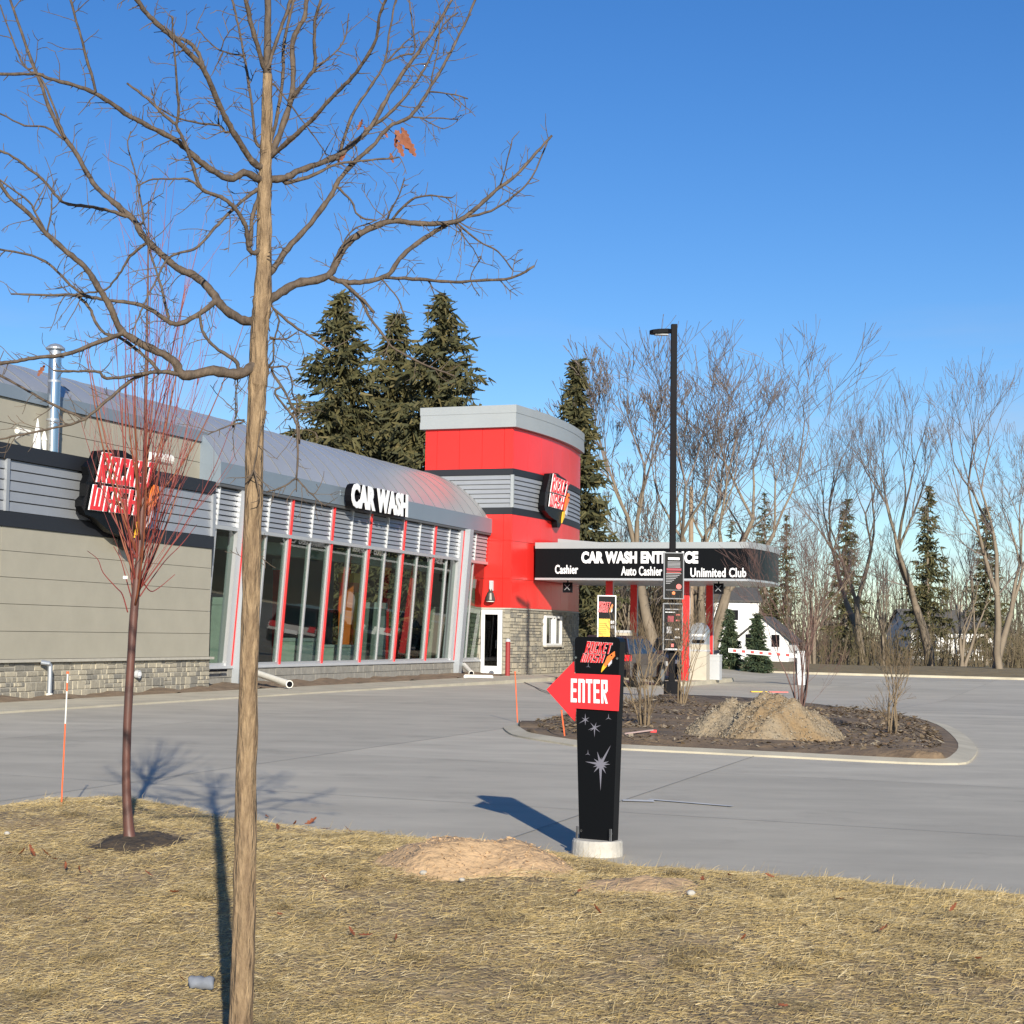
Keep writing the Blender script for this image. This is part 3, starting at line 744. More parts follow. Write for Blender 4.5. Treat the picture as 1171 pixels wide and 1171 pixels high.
for (a, b, c, d) in ashlar(2.4, 2.36, rs):            # slivers beside the door
    pass
mbq = groups[0]; zq = 0
while zq < 2.3:
    h = rs.choice((.11, .15, .2)); mbq.bbox(-.045, .05, D1+.03, ct(0)-.012, zq+.012, min(zq+h, 2.36)-.012); zq += h
for (a, b, c, d) in ashlar(SE, 2.36, rs):
    if b > ws0-.05 and a < ws1+.05 and d > WP[1].z-.05 and c < WP[0].z+.05: continue
    mbx = groups[rs.randrange(4)]; q = rs.uniform(0, .02); s0, s1 = a+.012, b-.012
    mbx.hexa([W(s0,ct(s0)-.05,c+.012),W(s1,ct(s1)-.05,c+.012),W(s1,ct(s1)+q,c+.012),W(s0,ct(s0)+q,c+.012),W(s0,ct(s0)-.05,d-.012),W(s1,ct(s1)-.05,d-.012),W(s1,ct(s1)+q,d-.012),W(s0,ct(s0)+q,d-.012)])
for i, g in groups.items(): tag(g.build('tower_stones', M_stones[i], tb), kind='stuff')
# door
dr = MB(); zt = 2.36
for a, b, z0, z1 in ((D0, D0+.13, 0.02, zt), (D1-.16, D1, 0.02, zt), (D0+.13, D1-.16, zt-.17, zt), (D0+.13, D1-.16, 0.02, .30)):
    dr.bbox(-.07, .03, a, b, z0, z1)
door = dr.build('door', M_white, bld)
MB().bbox(-.035, -.02, D0+.13, D1-.16, .30, zt-.17).build('pane', M_glassd, door)
MB().bbox(-.017, .03, D0+.13, D1-.16, .30, zt-.17).build('dark_interior', M_blackm, door)
MB().tube([W(-.11, D1-.2, .95), W(-.11, D1-.2, 1.25)], .018, 8).build('handle', M_steel, door)
# window beside the canopy lane
wz0, wz1 = WP[1].z, WP[0].z
wd_ = MB()
for a, b, z0, z1 in ((ws0, ws0+.09, wz0, wz1), (ws1-.09, ws1, wz0, wz1), (ws0+.09, ws1-.09, wz1-.08, wz1), (ws0+.09, ws1-.09, wz0, wz0+.08), ((ws0+ws1)/2-.14, (ws0+ws1)/2-.04, wz0+.08, wz1-.08), ((ws0+ws1)/2+.2, (ws0+ws1)/2+.3, wz0+.08, wz1-.08)):
    wd_.bbox(a, b, ct((ws0+ws1)/2)-.06, ct((ws0+ws1)/2)+.06, z0, z1)
tw = wd_.build('lane_window', M_white, bld)
MB().bbox(ws0+.09, ws1-.09, ct(4)-.05, ct(4)-.02, wz0+.08, wz1-.08).build('pane', M_glassd, tw)
MB().bbox(ws0-.06, ws1+.06, ct(4)-.02, ct(4)+.12, wz0-.06, wz0-.003).build('window_sill', M_tan2, tw)

# ---- things on the building
def wall_light(P, out, name, label):
    e = empty(name, P, label, 'wall lamp'); side_ = out.cross(Z)
    MB().hexa([P+side_*a+out*b+Z*c for c in (-.05, .32) for a, b in ((-.07, .0), (.07, .0), (.07, .10), (-.07, .10))]).build('back_plate', M_lgreyp, e)
    mb = MB(); k = 12
    mb.lathe(P+out*.16+Z*-.42, [(.19, 0), (.20, .03), (.13, .28), (.06, .37), (.05, .42)], 14).build('lamp_shade', mat('bronze_lamp', (.10, .09, .08), .4, metal=.5), e)
    mb = MB().lathe(P+out*.16+Z*-.46, [(.15, 0), (.15, .035)], 14).build('lens', M_pvc, e)
wall_light(onS(562.5, 674, -.04), -U, 'wall_lamp', 'small bell-shaped wall lamp on the red tower above the door')
# flue, camera and finials on the tan block ledge
Pf = onT(59.5, 515, -1.2); topz = onT(61, 392, -1.2).z
fl = empty('flue_pipe', Pf, 'tall polished steel flue pipe on the tan block ledge', 'flue')
Pf = Vector((Pf.x, Pf.y, 5.08)); MB().lathe(Pf, [(.155, 0), (.155, .12), (.14, .13), (.14, topz-5.08-.32), (.15, topz-5.08-.31)], 24).build('pipe', M_steel, fl, smooth=False)
MB().lathe(Pf+Z*(topz-5.08-.30), [(.20, 0), (.20, .03), (.13, .035), (.13, .16), (.21, .165), (.21, .2), (.12, .27), (.02, .30)], 20).build('rain_cap', M_galv, fl)
for k, zk in enumerate((1.0, 2.0)): MB().lathe(Pf+Z*(zk*(topz-5.1)/3), [(.147, 0), (.147, .05)], 24).build('joint_band', M_galv, fl)
Pc = onT(28, 494, -1.0); ce = empty('security_camera', Pc, 'white bullet security camera beside the steel flue', 'camera')
MB().tube([Pc-U*.26, Pc+U*.16], .065, 14).build('housing', M_pvc, ce)
MB().tube([Pc+U*.13, Pc+U*.3-N*.45+Z*-.1], .025, 8).build('bracket', M_lgreyp, ce)
Pv = onT(42, 515, -.8); Pv.z = 5.08; ve = empty('vent_cone', Pv, 'white pointed vent cone left of the steel flue', 'vent')
MB().lathe(Pv, [(.085, 0), (.085, .28), (.06, .45), (.02, .68), (.005, .75)], 14).build('cone', M_white, ve)
MB().lathe(Pv, [(.2, 0), (.2, .05)], 14).build('flange', M_lgreyp, ve)
Pv2 = onT(50, 515, -1.1); Pv2.z = 5.08; ve2 = empty('vent_cone', Pv2, 'smaller white vent cone touching the steel flue', 'vent')
MB().lathe(Pv2, [(.06, 0), (.06, .35), (.075, .37), (.04, .5), (.01, .58)], 12).build('cone', M_pvc, ve2)
MB().lathe(Pv2, [(.15, 0), (.15, .05)], 14).build('flange', M_lgreyp, ve2)
Ph = onT(183, 524, -.2); he_ = empty('floodlight', Ph, 'pale floodlight on an arm right of the left rocket sign', 'lamp')
MB().tube([Ph-U*.5, Ph+U*.45], [.10, .13], 12).build('housing', M_pvc, he_); MB().tube([Ph, Ph-N*.5+Z*-.25], .03, 8).build('arm', M_lgreyp, he_)
# conduit on the stone base
Pg = onT(56, 804, .02); Pg.z = 0.06; ge = empty('grey_conduit', Pg, 'short grey standpipe with elbow on the stone base', 'pipe')
MB().tube([Pg, Pg+Z*.60, Pg+Z*.66-U*.05, Pg+Z*.68-U*.16-N*.12], .05, 10).build('pipe', M_galv, ge)
MB().lathe(Pg-Z*.05, [(.07, 0), (.07, .1)], 10).build('collar', M_pvc, ge)
Pl = onT(157, 771, -.12); le = empty('round_outlet', Pl, 'small round white outlet on the stone base behind the sapling', 'outlet')
MB().tube([Pl-N*.03, Pl+N*.06], .09, 14).build('disc', M_lgreyp, le); MB().tube([Pl+N*.06, Pl+N*.08], .05, 12).build('cap', M_white, le)
# pipework at the corner
re_ = empty('pipe_rail', W(-21.2, -.95, 0), 'small grey pipe rail in the corner beside the tan block', 'rail')
for ds in (0, .8): MB().tube([W(-21.7+ds, -.95, .02), W(-21.7+ds, -.95, .42)], .03, 8).build('post', M_lgreyp, re_)
MB().tube([W(-21.8, -.95, .42), W(-19.9, -.95, .42)], .03, 8).build('bar', M_blackm, re_)
# downspout outlets lying on the ground
def lying(p0, p1, r, label):
    e = empty('drain_pipe', p0, label, 'pipe'); mb = MB(); n = 16; d = (p1-p0).normalized()
    MB().tube([p0, p1], r, n, cap=False).build('pipe', M_pvc, e, smooth=True, fix=False)
    MB().tube([p1-d*.05, p1+d*.0], r*1.14, n).build('collar', M_pvc, e)
    MB().tube([p1+d*.001, p1+d*.006], r*.88, n).build('bore', M_blackm, e)
a = W(-18.9, -.82, .40); b = onT(331, 788, 1.35); b.z = .15
lying(a, b, .085, 'long white drain pipe sloping out from the left pilaster')
a = W(-2.4, -.85, .36); b = onT(539, 769, .1); b.z = .12
lying(a, b, .08, 'short white drain pipe at the right pilaster foot')
b = on_plane(531, 772.5, W(0, 0.5, 0), N); p0 = G(531, 773.5, .06); p1 = G(564, 775, .06)
e_ = empty('parking_stop', p0, 'low white bar lying in front of the white door', 'wheel stop')
d_ = (p1-p0); d_.z = 0; L_ = d_.length; an_ = math.atan2(d_.y, d_.x)
MB().box((p0+p1)/2-Z*.06, L_, .16, .10, an_).build('bar', M_white, e_); MB().box((p0+p1)/2+Z*.041, L_*.96, .10, .03, an_).build('top_ridge', M_pvc, e_)
# bollard
Pb = G(580.3, 774); be = empty('bollard', Pb, 'dark red bollard with pale cap by the tower corner', 'bollard')
hb = at_dist(580.5, 731.5, Pb.y).z-Pb.z
MB().lathe(Pb-Z*.05, [(.085, 0), (.085, hb-.02)], 16).build('post', mat('dull_red', (.28, .03, .03), .5), be, smooth=False)
MB().lathe(Pb+Z*(hb-.069), [(.095, 0), (.09, .05), (.05, .10), (.01, .115)], 16).build('cap', M_lgreyp, be)

# ---- channel letters CAR WASH on the eave
cw = empty('car_wash_letters', W(-11, -.7, 5.3), 'white CAR WASH channel letters on the curved roof eave', 'sign')
tL = -.40
qd = [onT(401.5, 581, tL), onT(401.5, 551.5, tL), onT(465.8, 565.5, tL), onT(465.8, 591, tL)]
s0_, s1_ = st(qd[0])[0], st(qd[3])[0]; zb = (qd[0].z+qd[3].z)/2; zt_ = (qd[1].z+qd[2].z)/2
Q = [W(s0_, tL, zb), W(s0_, tL, zt_), W(s1_, tL, zt_), W(s1_, tL, zb)]
font_text('CAR WASH', Q, N, 'letter', cw, M_letter, extrude=.025, bold=.05)
font_text('CAR WASH', [q+N*-.22 for q in Q], N, 'letter_return', cw, M_blackm, extrude=.2195, bold=.055)
MB().bbox(s0_-.1, s1_+.1, tL-.34, tL-.30, zb+.35, zb+.5).build('raceway', M_fascia, cw)

# ---- rocket logo signs
def logo(planef, nrm, outline_px, q1, q2, body, wing, flame, dot, name, label, thick=.16, k=1.0):
    e = empty(name, planef(*outline_px[0]), label, 'sign')
    MB().prism([planef(*p) for p in outline_px], -nrm*thick).build('sign_cabinet', M_black, e)
    block_text('ROCKET', [planef(*p)+nrm*.02*k for p in q1], .03*k, nrm, 'letter', e, M_letred, M_letter, thick=.03*k, big_first=1.12)
    block_text('WASH', [planef(*p)+nrm*.02*k for p in q2], .03*k, nrm, 'letter', e, M_letred, M_letter, thick=.03*k)
    rk = MB().prism([planef(*p)+nrm*.012*k for p in body], nrm*.05*k).build('rocket', M_orange, e)
    MB().prism([planef(*p)+nrm*.012*k for p in wing], nrm*.030*k).build('fin', M_lgrey, rk)
    MB().prism([planef(*p)+nrm*.012*k for p in flame], nrm*.04*k).build('flame', M_yellow, rk)
    cx_, cy_, r_ = dot
    MB().prism([planef(cx_+r_*math.cos(a), cy_+r_*1.5*math.sin(a))+nrm*.063*k for a in np.linspace(0, 6.283, 11)[:-1]], nrm*.01*k).build('porthole', M_blackm, rk)
    return e
def zm(x0, y0, sc, pts): return [(x0+a/sc, y0+b/sc) for a, b in pts]
zA = lambda p: zm(80, 500, 8.367, p)
logo(lambda x, y: onT(x, y, .12), N, zA([(270,130),(420,118),(520,130),(600,180),(640,230),(780,240),(800,300),(790,350),(850,420),(860,560),(810,760),(740,870),(660,1000),(600,1060),(560,1085),(515,1050),(520,960),(380,900),(230,770),(150,740),(108,660),(110,600),(150,560),(155,440),(185,360),(165,280),(240,200)]),
     zA([(232,425),(285,175),(805,250),(745,500)]), zA([(160,690),(205,455),(645,515),(605,745)]),
     zA([(790,455),(825,470),(830,540),(800,640),(730,745),(705,740),(712,660),(745,560)]), zA([(790,650),(780,760),(722,860),(730,760)]), zA([(690,745),(715,760),(650,900),(605,960),(625,860),(640,790)]), (172.8, 569.3, 2.0),
     'rocket_logo_sign', 'large black Rocket Wash logo sign on the tan block siding')
zB = lambda p: zm(615, 530, 14.64, p)
tS = .62
logo(lambda x, y: onT(x, y, tS), N, zB([(200,170),(290,160),(340,170),(380,210),(470,265),(505,340),(495,470),(520,520),(500,700),(440,900),(365,1075),(330,1070),(320,960),(220,900),(125,790),(110,700),(130,480),(150,400),(190,230)]),
     zB([(192,470),(232,205),(505,325),(455,545)]), zB([(162,715),(190,495),(435,565),(388,775)]),
     zB([(495,500),(512,520),(505,620),(440,790),(425,790),(440,690),(470,560)]), zB([(490,680),(475,880),(445,850),(455,760)]), zB([(405,810),(440,795),(430,900),(385,1000),(395,880)]), (645.5+3.2, 569, .7),
     'rocket_logo_sign', 'smaller black Rocket Wash logo sign on the curved red tower', thick=.22)

# ================================================================= ENTRANCE CANOPY
SC, ZB0, ZB1, ZT = 1.75, 3.53, 4.70, 4.93
can = empty('entrance_canopy', W(4.5, 4.5, -.2), 'black fascia car wash entrance canopy on red columns beside the tower', 'canopy')
TE = 8.62
def cend(s): return TE-.28+.34*(1-((s-4.9)/3.2)**2)
def canopy_outline(off, t0=.42):
    q = [(SC-off, t0), (SC-off, TE+off-.28)]
    q += [(s, cend(s)+off) for s in np.linspace(SC, 8.2, 12)[0:]]
    q += [(8.2+off, cend(8.2)), (8.2+off, t0)]
    return q
def cring(o0, z0, z1, nm, m, par=can, t0=.42):
    mb = MB(); return mb.prism([W(s, t, z0) for s, t in canopy_outline(o0, t0)], Z*(z1-z0)).build(nm, m, par)
cring(-.02, ZB0+.02, ZT-.05, 'canopy_deck', M_lgreyp)
cring(.03, ZB0+.08, ZB1, 'black_fascia', M_black)
cring(.07, ZB1+.002, ZT, 'fascia_cap', M_parapet)
cring(.05, ZB0, ZB0+.075, 'bottom_trim', M_alum)
sl = MB(); a = onS(617.5, 612.5, 3.0); sl.hexa([W(3.0, .9, ZT), W(3.0, 3.2, ZT), W(5.5, 3.2, ZT), W(5.5, .5, ZT), W(3.0, .9, ZT+.22), W(3.0, 3.2, ZT+.02), W(5.5, 3.2, ZT+.02), W(5.5, .5, ZT+.22)]).build('roof_flashing', M_parapet, can)
ctx = empty('canopy_lettering', W(SC-.05, 4.5, 4), 'white CAR WASH ENTRANCE and lane lettering on the black canopy', 'sign')
sF = SC-.03
def cq(x0, x1, yb0, yt0, yb1, yt1):
    a, b, c, d = onS(x0, yb0, sF), onS(x0, yt0, sF), onS(x1, yt1, sF), onS(x1, yb1, sF)
    ta, td = st(a)[1], st(d)[1]; z0 = (a.z+d.z)/2; z1 = (b.z+c.z)/2
    return [W(sF, ta, z0), W(sF, ta, z1), W(sF, td, z1), W(sF, td, z0)]
zC = lambda x: 600+x/3.89
font_text('CAR WASH ENTRANCE', cq(zC(253), zC(772), 610+130/3.89, 610+76/3.89, 610+138/3.89, 610+84/3.89), -U, 'letter', ctx, M_letter, extrude=.04, bold=.055)
font_text('Cashier', cq(zC(136), zC(238), 610+178/3.89, 610+138/3.89, 610+182/3.89, 610+142/3.89), -U, 'letter', ctx, M_letter, extrude=.04, bold=.02)
font_text('Auto Cashier', cq(zC(430), zC(612), 610+186/3.89, 610+145/3.89, 610+190/3.89, 610+148/3.89), -U, 'letter', ctx, M_letter, extrude=.04, bold=.02)
font_text('Unlimited Club', cq(zC(738), zC(986), 610+192/3.89, 610+150/3.89, 610+198/3.89, 610+156/3.89), -U, 'letter', ctx, M_letter, extrude=.04, bold=.02)
# columns: red front face, white sides
isl = []
def column(px, s, lab=None):
    t = st(onS(px, 690, s))[1]; P = W(s, t, 0); zg = gz(P.x, P.y)
    c = MB().bbox(s-.10, s+.10, t-.13, t+.13, zg+.1, ZB0+.03).build('column', M_lgreyp, can)
    MB().bbox(s-.125, s-.102, t-.135, t+.135, zg+.12, ZB0-.002).build('red_cover', M_redp, c)
    MB().bbox(s-.18, s+.18, t-.2, t+.2, zg+.10, zg+.14).build('base_plate', M_lgreyp, c)
    return t, zg
tc = [column(697.5, 3.0), column(785, 3.0), column(725.5, 7.2), column(812, 7.2)]
for t_, s_, nm in ((tc[0][0], 3.0, 'left'), (tc[1][0], 3.0, 'right')):
    mb = MB(); P = W(s_, t_, 0); zg = gz(P.x, P.y); k = []
    for a in np.linspace(0, 2*math.pi, 22, endpoint=False):
        ss = 5.2+4.9*math.copysign(abs(math.cos(a))**.35, math.cos(a)); tt = t_+.35*0+(.62)*math.copysign(abs(math.sin(a))**.6, math.sin(a)); k.append(W(ss, tt, zg-.15))
    tag(mb.prism(k, Z*.29).build('kerb_island', M_kerb), kind='structure')
# lane marker boxes
for px, lab in ((649.5, 'black lane marker box under the canopy by the tower'), (822, 'black lane marker box under the canopy right end')):
    Pm = onS(px, 668.5, 2.4); t_ = st(Pm)[1]; e = empty('lane_marker', W(2.4, t_, 3.2), lab, 'sign')
    MB().bbox(2.3, 2.45, t_-.17, t_+.17, 3.08, 3.46).build('box', M_blackm, e)
    for sg in (1, -1):
        MB().hexa([W(2.285, t_+a*.10*sg+b, 3.17 if a < 0 else 3.38) for a in (-1, 1) for b in (-.015, .015) ][:2] + [W(2.298, t_+a*.10*sg+b, 3.17) for a in (-1,) for b in (.015, -.015)] +
                  [W(2.285, t_+.10*sg+b, 3.38) for b in (-.015, .015)] + [W(2.298, t_+.10*sg+b, 3.38) for b in (.015, -.015)]).build('cross_bar', mat('dull_lamp_grey', (.30, .31, .32), .5), e)
    MB().bbox(2.36, 2.40, t_-.02, t_+.02, 3.46, ZB0+.02).build('hanger', M_blackm, e)
# pay kiosk and cabinet on the right island
def kiosk(px, s, w, d, zt, name, label, body, arch):
    t = st(onS(px, 730, s))[1]; P = W(s, t, 0); zg = gz(P.x, P.y)+.14
    e = empty(name, W(s, t, zg), label, 'kiosk')
    b = MB().bbox(s-d/2, s+d/2, t-w/2, t+w/2, zg, zg+zt*.62).build('cabinet', body, e)
    MB().bbox(s-d/2-.01, s+d/2, t-w/2-.02, t+w/2+.02, zg+zt*.50, zg+zt*.53).build('ledge', M_lgreyp, b)
    if arch:
        q = [(-w/2, zt*.62)]+[(w/2*math.cos(a)*-1, zt*.84+zt*.16*math.sin(a)) for a in np.linspace(0, math.pi, 9)]+[(w/2, zt*.62)]
        h = MB().prism([W(s-d/2, t+x, zg+z) for x, z in q], U*d).build('hood', M_galv, e)
        MB().bbox(s-d/2-.012, s-d/2-.002, t-w*.36, t+w*.36, zg+zt*.64, zg+zt*.70).build('screen', M_blackm, h)
        MB().bbox(s-d/2-.012, s-d/2-.002, t-w*.40, t+w*.40, zg+zt*.76, zg+zt*.80).build('sign_strip', M_white, h)
    else:
        MB().bbox(s-d/2-.015, s+d/2+.01, t-w/2-.015, t+w/2+.015, zg+zt*.62, zg+zt*.66).build('lid', M_lgreyp, e)
    return e
kiosk(800.5, 4.3, .62, .6, 2.15, 'pay_kiosk', 'arched grey and beige pay kiosk between the right canopy columns', M_beige, True)
kiosk(818, 5.5, .42, .45, 1.45, 'equipment_cabinet', 'plain light grey cabinet right of the pay kiosk', M_lgreyp, False)
kiosk(714, 6.0, .55, .5, 2.5, 'ticket_cabinet', 'beige cabinet top showing behind the dark brown car', M_beige, False)
# grey call box by the tower
Pk = G(646, 765); ke = empty('call_box', Pk, 'small grey call box on a post left of the enter sign', 'call box')
MB().box(Pk, .09, .09, 1.0).build('post', M_lgreyp, ke); MB().box(Pk+Z*.9, .26, .2, .42).build('box', M_lgreyp, ke)

# ================================================================= ENTER SIGN
SP = onlawn(683, 984); AS = R(30); nS = Vector((-math.sin(AS), -math.cos(AS), 0)); rS = Vector((math.cos(AS), -math.sin(AS), 0))
PF = SP + nS*.045
def pS(x, y): return on_plane(x, y, PF, nS)
es = empty('enter_sign', SP, 'black tapered directional sign with red ENTER arrow on a round footing', 'sign')
ol = [(662.5, 963.5), (657.2, 732), (658.5, 729), (661, 728), (704, 728.5), (707.5, 730), (709, 734), (700.5, 965.5)]
MB().prism([pS(*p) for p in ol], -nS*.095).build('panel', M_black, es)
zE = lambda p: zm(640, 715, 7.81, p)
arrow = [(626, 788.5)]+zE([(132, 325), (135, 430), (545, 447), (530, 766), (150, 741), (141, 856)])
MB().prism([pS(*p)+nS*.004 for p in arrow], nS*.012).build('red_arrow', M_letred, es)
block_text('EnTER', [pS(*p) for p in zE([(110, 686), (112, 475), (438, 489), (440, 700)])], .018, nS, 'letter', es, M_letter, thick=.004)
block_text('ROCKET', [pS(*p) for p in zE([(228, 248), (252, 145), (478, 160), (452, 256)])], .006, nS, 'logo_letter', es, M_letred, M_letter, thick=.004)
block_text('WASH', [pS(*p) for p in zE([(190, 328), (216, 252), (410, 264), (386, 336)])], .006, nS, 'logo_letter', es, M_letred, M_letter, thick=.004)
rk = MB().prism([pS(*p)+nS*.003 for p in zE([(495, 232), (497, 275), (440, 345), (410, 372), (400, 350), (430, 280)])], nS*.008).build('rocket', M_orange, es)
MB().prism([pS(*p)+nS*.003 for p in zE([(470, 300), (468, 340), (440, 370), (436, 340)])], nS*.006).build('fin', M_lgrey, rk)
MB().prism([pS(*p)+nS*.003 for p in zE([(400, 340), (425, 365), (400, 395), (375, 422), (382, 380)])], nS*.007).build('flame', M_yellow, rk)
MB().prism([pS(640+470/7.81+.9*math.cos(a), 715+268/7.81+.9*math.sin(a))+nS*.012 for a in np.linspace(0, 6.28, 9)[:-1]], nS*.002).build('porthole', M_blackm, rk)
M_frame = mat('dull_grey_frame', (.20, .21, .22), .6)
M_star = mat('star_print', (.17, .165, .20), .6)
def star(cx, cy, r, arms):
    mb = MB()
    for k, (an, ln_) in enumerate(arms):
        a = R(an); d = (math.cos(a), -math.sin(a)); n_ = (-d[1], d[0]); w = r*.09
        mb.prism([pS(cx+d[0]*r*ln_, cy+d[1]*r*ln_)+nS*(.0015+k*.0002), pS(cx+n_[0]*w, cy+n_[1]*w)+nS*(.0015+k*.0002), pS(cx-d[0]*w, cy-d[1]*w)+nS*(.0015+k*.0002), pS(cx-n_[0]*w, cy-n_[1]*w)+nS*(.0015+k*.0002)], nS*.001)
    mb.build('star', M_star, es)
star(687, 874, 20, [(62, 1.25), (105, .75), (20, .5), (0, .55), (-30, .4), (-60, .6), (-90, 1.5), (-130, .6), (170, .9), (140, .5), (85, .4), (-160, .45)])
star(669.5, 823, 8, [(90, .9), (30, .7), (150, .6), (-90, .8), (-30, .6), (210, 1.1)])
star(680, 832, 9, [(70, .7), (20, .9), (130, .8), (-90, 1.2), (-40, .9), (200, .9), (-140, .7)])
star(696, 821, 5, [(90, 1), (210, .8), (-30, .8)]); star(672.5, 862, 4, [(90, 1.2), (200, .9), (-30, .8)]); star(673, 762, 3.5, [(90, 1.2), (200, .9), (-30, .8)])
fb = SP - nS*.0
fr_ = (ray(711, 975)-ray(654, 975)).length/2*SP.y
MB().lathe(fb-Z*.06, [(fr_*1.0, 0), (fr_*1.02, .12), (fr_, .19), (fr_*.95, .205)], 28).build('footing', M_foot, es)
for px in ((662, 958), (700, 961)):
    q = pS(*px)+nS*.03; MB().tube([Vector((q.x, q.y, fb.z+.12)), Vector((q.x, q.y, fb.z+.23))], .009, 8).build('anchor_bolt', M_steel, es)
for px in ((658.8, 752), (706, 753), (664.6, 950), (699.5, 953.5)):
    q = pS(*px); MB().tube([q, q+nS*.006], .008, 8).build('screw', M_steel, es)

# ================================================================= TREES (foreground)
def smooth_poly(pts, n):
    """Catmull-Rom through points (tuples of any length), n samples per span"""
    P = [np.array(p, float) for p in pts]; P = [2*P[0]-P[1]]+P+[2*P[-1]-P[-2]]; out = []
    for i in range(1, len(P)-2):
        p0, p1, p2, p3 = P[i-1:i+3]
        for k in range(n):
            t = k/n
            out.append(0.5*((2*p1)+(-p0+p2)*t+(2*p0-5*p1+4*p2-p3)*t*t+(-p0+3*p1-3*p2+p3)*t**3))
    out.append(P[-2]); return out
TY = 6.3; PXM = TY/F_PX
tree = empty('bare_young_tree', (at_dist(272, 1215, TY).x, TY, -.24), 'bare young tree with tan bark and spreading branches in the foreground', 'tree')
traced = []                                           # (px, py, depth offset)
trunk_px = [(271, 1245, 34), (273, 1215, 30), (275, 1171, 27), (279, 1050, 26), (281.3, 900, 24.5), (285, 760, 22), (289, 600, 21.5), (293.4, 460, 21), (295.5, 432, 23), (296.6, 379, 20), (300, 345, 22), (302, 300, 18.5), (302.3, 231, 17), (304, 190, 15), (305.5, 120, 12.5), (306, 85, 11)]
sp_ = smooth_poly(trunk_px, 6)
mb = MB(); mb.tube([at_dist(p[0]+random.uniform(-.5, .5), p[1], TY) for p in sp_], [p[2]*.5*PXM*1.0 for p in sp_], 16, jit=.07)
mb.build('trunk', M_bark, tree, smooth=True)
sp2 = smooth_poly([(306, 92, 11), (305.8, 60, 9), (306.5, 0, 7.5), (309, -60, 6), (314, -160, 4)], 5)
MB().tube([at_dist(p[0]+random.uniform(-.4, .4), p[1], TY+.02) for p in sp2], [p[2]*.5*PXM for p in sp2], 8, jit=.06).build('leader', M_limb, tree, smooth=True)
for p in sp_: traced.append((p[0], p[1], 0.0, p[2]))
rt = random.Random(21)
ZT_ = {'A': (0, 0, 3.548), 'B': (0, 150, 3.903), 'C': (130, 0, 3.903), 'D': (300, 0, 3.444), 'E': (0, 320, 3.903), 'G': (240, 230, 4.683), 'F': (320, 330, 4.684), 'H': (220, 460, 3.903), 'X': (0, 0, 1.0)}
